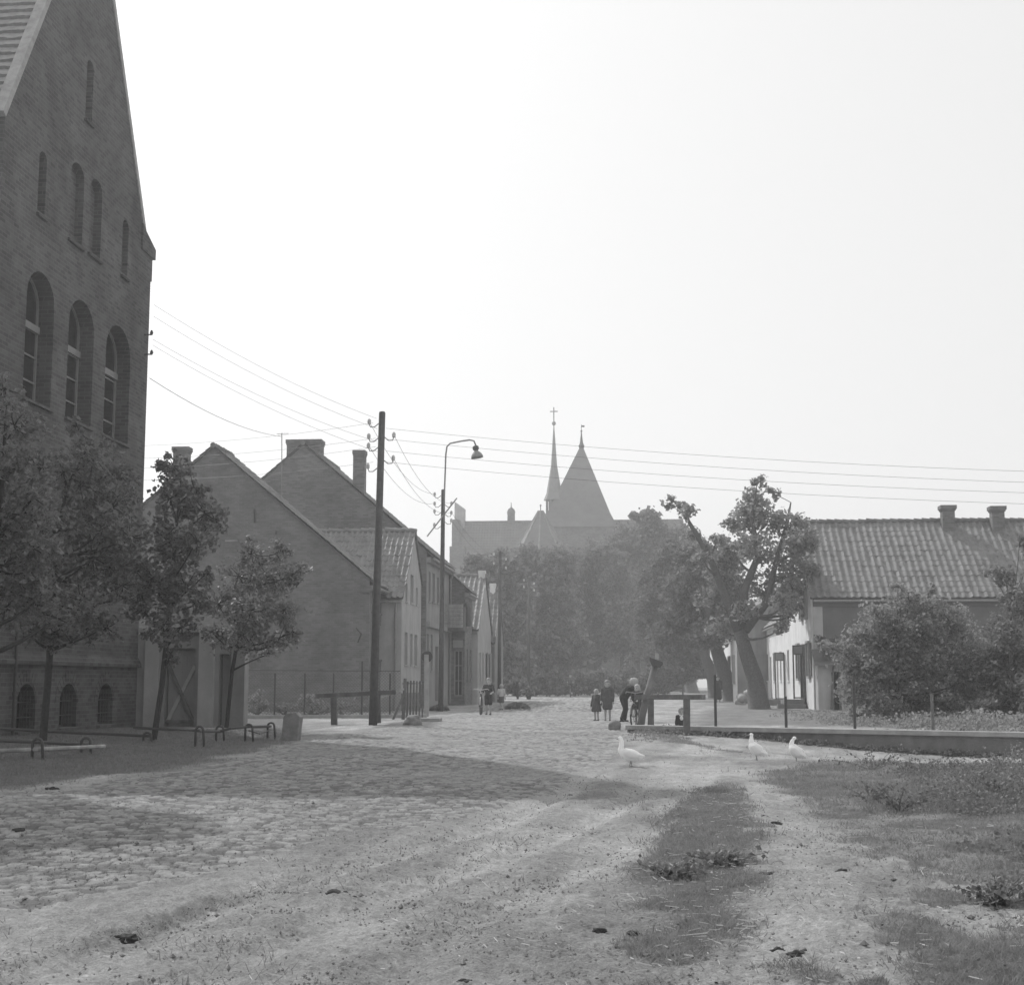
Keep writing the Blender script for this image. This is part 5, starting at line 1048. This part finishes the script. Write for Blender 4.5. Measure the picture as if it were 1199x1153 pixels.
    bm = bmesh.new(); bm.from_mesh(hv); bm.verts.ensure_lookup_table(); bmesh.ops.delete(bm, geom=[bm.verts[i] for i in kill], context='VERTS'); bm.to_mesh(hv); bm.free()
    def torso(hem, fl, sleeve, ex):
        q = [('c', D['pelvis'], D['chest'], .09+ex, .095+ex), ('c', D['chest'], D['neck']-.02*up, .088+ex, .045), ('c', D['shL'], D['shR'], .05+ex, .05+ex)]
        for s_ in 'LR':
            e = D['el'+s_]; q.append(('c', D['sh'+s_], D['sh'+s_]*(1-min(sleeve,1))+e*min(sleeve,1), .043+ex, .038+ex*.6))
            if sleeve > 1: q.append(('c', e, e*(2-sleeve)+D['wr'+s_]*(sleeve-1), .038+ex*.6, .030+ex*.4))
        if hem is not None:
            for x in (-.045, 0, .045):
                for y in (-.03, .03): q.append(('c', D['pelvis']+np.array([x*.9,y,.05]), np.array([D['pelvis'][0]+x*fl,D['pelvis'][1]+y*fl,hem+.03]), .06+ex, .045+ex))
        return q
    if coat: soft('coat', torso(coat[1], coat[2], 1.9, .012), coat[0], t, .011, 5, H)
    if shirt: soft('shirt', torso(None, 1, shirt[1], .004), shirt[0], t, .010, 5, H)
    if skirt: soft('skirt', [('c', D['pelvis']+np.array([x,y,.06]), np.array([x*1.9,y*1.9,skirt[1]])+D['pelvis']*np.array([1,1,0]), .07, .05) for x in (-.04,0,.04) for y in (-.03,.03)], skirt[0], t, .011, 5, H)
    for nm, spec in (('shorts', shorts), ('trousers', trousers)):
        if spec:
            q = [('c', D['pelvis']+np.array([0,0,.03]), D['pelvis'], .092, .095)]
            for s_ in 'LR':
                hp_, kn, an = D['hip'+s_], D['kn'+s_], D['an'+s_]; q.append(('c', hp_, hp_*(1-min(spec[1],1))+kn*min(spec[1],1), .068, .058))
                if spec[1] > 1: q.append(('c', kn, kn*(2-spec[1])+an*(spec[1]-1), .052, .042))
            soft(nm, q, spec[0], t, .010, 5, H)
    if socks: soft('socks', [('c', D['an'+s_]*(1-f)+D['kn'+s_]*f, D['an'+s_], .031, .027) for s_ in 'LR' for f in (.5,)], socks, t, .009, 3, H)
    soft('shoes', [('c', D['an'+s_]+np.array([0,-.02,-.025]), D['an'+s_]+np.array([0,.075,-.032]), .024, .021) for s_ in 'LR'], shoes, t, .008, 3, H)
    return t
def hgt(base, top): g = G(*base); return g, (base[1]-top)/scale_at(g+np.array([0,0,.6]))
g, H = hgt((698.5,843.5), 807); person(g, H, R(150), 'toddler in a flared dark coat standing left of the taller girl', coat=('cmid',.30,2.1), hair='hairl', longhair=False, J=dict(elL=(-.16,0,.62), wrL=(-.2,.01,.50), elR=(.15,0,.62), wrR=(.19,.02,.46)))
g, H = hgt((711.5,844), 796.5); person(g, H, R(175), 'girl with bobbed hair in a knee length grey coat on the road', coat=('cmid',.30,1.5), hair='hairm', longhair=True, J=dict(wrR=(.15,.05,.5)))
g, H0 = hgt((732,845), 795); H = H0*1.12
person(g, H, R(-62), 'fair haired child in dark clothes bending over the bicycle', shirt=('cdark',1.8), trousers=('cdark',1.9), hair='hairl', longhair=True,
       J=dict(pelvis=(0,-.03,.50), hipL=(-.05,-.03,.48), hipR=(.05,-.03,.48), chest=(0,.09,.66), neck=(0,.16,.74), head=(0,.225,.81), shL=(-.105,.125,.70), shR=(.105,.125,.70), elL=(-.12,.2,.57), elR=(.12,.2,.57), wrL=(-.10,.30,.52), wrR=(.10,.30,.52), knL=(-.06,.05,.27), anL=(-.06,.02,.05), knR=(.06,-.02,.27), anR=(.06,-.12,.05)))
g2 = G(742,846); person(g2+np.array([.12,.55,0]), 1.16, R(150), 'child in dark coat with fair hair crouched beside the bicycle wheel', coat=('cdark',.36,1.4), hair='hairl', longhair=True, J=dict(elL=(-.14,.04,.62), wrL=(-.1,.14,.58), elR=(.14,.04,.62), wrR=(.1,.14,.58)))
g, H = hgt((572,836.5), 794); person(g, H, R(172), 'boy in dark shirt and dark shorts standing with a bicycle', shirt=('cdark',1.0), shorts=('cdark',.85), hair='hairm', J=dict(elL=(-.16,.05,.63), wrL=(-.12,.19,.58), elR=(.17,.03,.62), wrR=(.17,.17,.57)))
g, H = hgt((587,831), 801); person(g, H, R(-8), 'child in a pale shirt and grey shorts walking away', shirt=('clight',.9), shorts=('cmid',.8), hair='hairl', J=dict(knL=(-.055,.06,.27), anL=(-.055,.05,.05), knR=(.055,.0,.27), anR=(.055,-.1,.06)))
Yc = W0[1]+2.0; q = onY(798,841,Yc); kid = person((q[0], Yc, q[2]-1.0*.72), 1.0, R(178), 'small child in dark top with white collar behind the low wall', shirt=('cdark',1.6), shorts=('cdark',.8), hair='hairm')
g, H = hgt((668,816), 794); person(g+np.array([0,0,.25]), 1.65, R(180), 'hazy cyclist far down the street', shirt=('cmid',1.6), trousers=('cdark',1.9), hair='haird', adult=True, J=dict(elL=(-.15,.1,.64), wrL=(-.14,.22,.58), elR=(.15,.1,.64), wrR=(.14,.22,.58), knL=(-.06,.12,.33), anL=(-.06,.05,.14), knR=(.06,.09,.27), anR=(.06,.03,.02)))
FARCY = g
g, H = hgt((549,818), 795); person(g+np.array([-.3,.3,.3]), 1.2, R(170), 'dim child standing on the steps of the left row', shirt=('cdark',1.6), shorts=('cdark',.9), hair='haird')
g, H = hgt((841,822), 794); person(g, 1.62, R(185), 'person in long dark dress standing beside the forked lime trunk', coat=('cdark',.12,1.8), hair='haird', adult=True)
soft('collar', [('e', (0,0,.795), (.075,.065,.028)), ('e', (0,.085,.73), (.045,.03,.06))], 'cwhite', kid, .008, 2, 1.0)
# ------------------------------------------------------------------ bicycles
def bicycle(loc, rot, label, m='iron', bar='steel', sc=1.0):
    t = thing('bicycle', loc, label, 'bicycle', 'bicycles'); b = BASE[t.name]; A = lambda *p: np.array(p)*sc+b
    r = .31; wb = .98
    def wheel(y):
        w = MB(); pts = [A(0, y+r*math.cos(a), r+r*math.sin(a)) for a in np.linspace(0, 2*math.pi, 29)]; w.tube(pts, .019*sc, 6, False); o = w.build('wheel', m, t); ty = MB(); ty.tube([A(0, y+(r+.012)*math.cos(a), r+(r+.012)*math.sin(a)) for a in np.linspace(0, 2*math.pi, 29)], .022*sc, 6, False); ty.build('tyre', 'rubber', o)
        s = MB()
        for a in np.linspace(0, 2*math.pi, 15)[:-1]: s.tube([A(0, y, r), A(0, y+r*math.cos(a), r+r*math.sin(a))], .003*sc, 3, False)
        s.lathe([(.025*sc,-.04*sc),(.025*sc,.04*sc)], A(0,y,r), 8, (1,0,0)); s.build('spokes', 'steel', o)
    wheel(0); wheel(wb)                                              # front wheel at y = wb
    f = MB(); bb = A(0,.42,.28); seat = A(0,.26,.74); head = A(0,.80,.80); headl = A(0,.84,.62)
    for p, q in ((bb,seat),(seat,head),(bb,headl),(head,headl),(bb,A(0,0,r)),(seat,A(0,0,r))): f.tube([p,q], .016*sc, 6)
    for sx in (-.05,.05): f.tube([headl+np.array([sx,0,0])*sc, A(sx,wb,r)], .012*sc, 6)
    f.build('frame', m, t)
    h = MB(); h.tube([head, A(0,.78,.92)], .014*sc, 6); h.tube([A(-.30,.62,.93), A(-.26,.74,.97), A(0,.79,.93), A(.26,.74,.97), A(.30,.62,.93)], .014*sc, 6); h.build('handlebar', bar, t)
    s = MB(); s.prism([A(-.09,.12,.82),A(.09,.12,.82),A(.03,.38,.82),A(-.03,.38,.82)], (0,0,.05*sc)); s.tube([seat, A(0,.24,.82)], .013*sc, 6); s.build('saddle', 'shoe', t)
    p = MB(); p.tube([A(-.12,.42,.14), A(-.05,.42,.14), A(-.05,.42,.28), A(.05,.42,.28), A(.05,.42,.42), A(.12,.42,.42)], .010*sc, 5); p.build('pedals', m, t)
    mg = MB(); mg.tube([A(0, wb+(r+.05)*math.cos(a), r+(r+.05)*math.sin(a)) for a in np.linspace(.2, 2.6, 12)], .018*sc, 5); mg.build('mudguard', bar, t)
    t.rotation_euler = (0, 0, rot); return t
def bike_at(px, py, rot, label, **k):
    g = G(px, py); wb = .98*k.get('sc', 1.0); d = np.array([-math.sin(rot), math.cos(rot), 0]); return bicycle(g-d*wb, rot, label, **k)
bike_at(562.5, 837, R(183), 'bicycle with pale handlebars held by the boy in dark shorts', bar='porc')
bike_at(742, 852, R(166), 'bicycle seen end on among the children by the leaning post')
bicycle(FARCY+np.array([0,.6,0]), R(180), 'hazy bicycle ridden far down the street')
# ------------------------------------------------------------------ geese
GG = 'white geese on the track'
def goose(px, py, htpx, face, neck, head, label, bill, tilt=12):
    g = G(px, py); Hm = htpx/scale_at(g+np.array([0,0,.2])); t = thing('goose', g, label, 'goose', GG); t.rotation_euler = (0, 0, face); sc = Hm
    # local: y forward, unit = standing height
    rt = Matrix.Rotation(R(tilt), 3, 'X'); cb = Vector((0,0,.40)); B = lambda *p: tuple(cb+rt @ Vector(p))
    b = [('e', B(0,0,0), (.195,.31,.205), rt), ('e', B(0,.14,.02), (.165,.18,.18), rt), ('e', B(0,-.22,.02), (.12,.20,.12), rt), ('c', B(0,-.34,.04), B(0,-.46,.07), .06, .02), ('e', B(0,.02,-.10), (.14,.2,.12), rt)]
    pts = neck; rad = np.linspace(.11, .056, len(pts))
    for i in range(len(pts)-1): b.append(('c', pts[i], pts[i+1], rad[i], rad[i+1]))
    b += [('e', head, (.06,.078,.062))]
    soft('body', b, 'feather', t, .011, 4, sc)
    for sg in (-1, 1): soft('wing', [('e', B(sg*.165,-.05,.04), (.055,.25,.13), rt), ('c', B(sg*.15,-.2,.06), B(sg*.06,-.43,.09), .05, .015)], 'feather', t, .011, 2, sc)
    hd = np.array(head); bd = np.array(bill, float); bd /= np.linalg.norm(bd)
    soft('beak', [('c', hd+bd*.045, hd+bd*.135, .030, .014)], 'beak', t, .007, 2, sc)
    for sg in (-1, 1):
        f = .05 if sg > 0 else -.06
        l = [('c', (sg*.06,-.0,.27), (sg*.06,f*.6,.14), .04, .02), ('c', (sg*.06,f*.6,.14), (sg*.06,f,.02), .017, .015)]+[('c', (sg*.06,f,.018), (sg*.06+dx,f+.10,.012), .013, .009) for dx in (-.045,0,.045)]
        soft('leg', l, 'beak', t, .008, 2, sc)
goose(738.5, 898.5, 36, R(78), [(0,.24,.42),(0,.33,.55),(0,.30,.70),(0,.29,.84),(0,.31,.92)], (0,.335,.945), 'goose at left with long upright neck, walking left', (0,1,-.25))
goose(886, 890.5, 33, R(58), [(0,.16,.55),(0,.20,.66),(0,.19,.77),(0,.18,.87)], (0,.19,.91), 'middle goose with upright head, right of the walking one', (-.6,.7,-.1), 32)
goose(932.5, 892.5, 32, R(52), [(0,.17,.55),(0,.19,.66),(0,.15,.77),(0,.10,.84)], (0,.06,.88), 'rightmost goose with head turned back over its wing', (.8,-.4,-.35), 34)
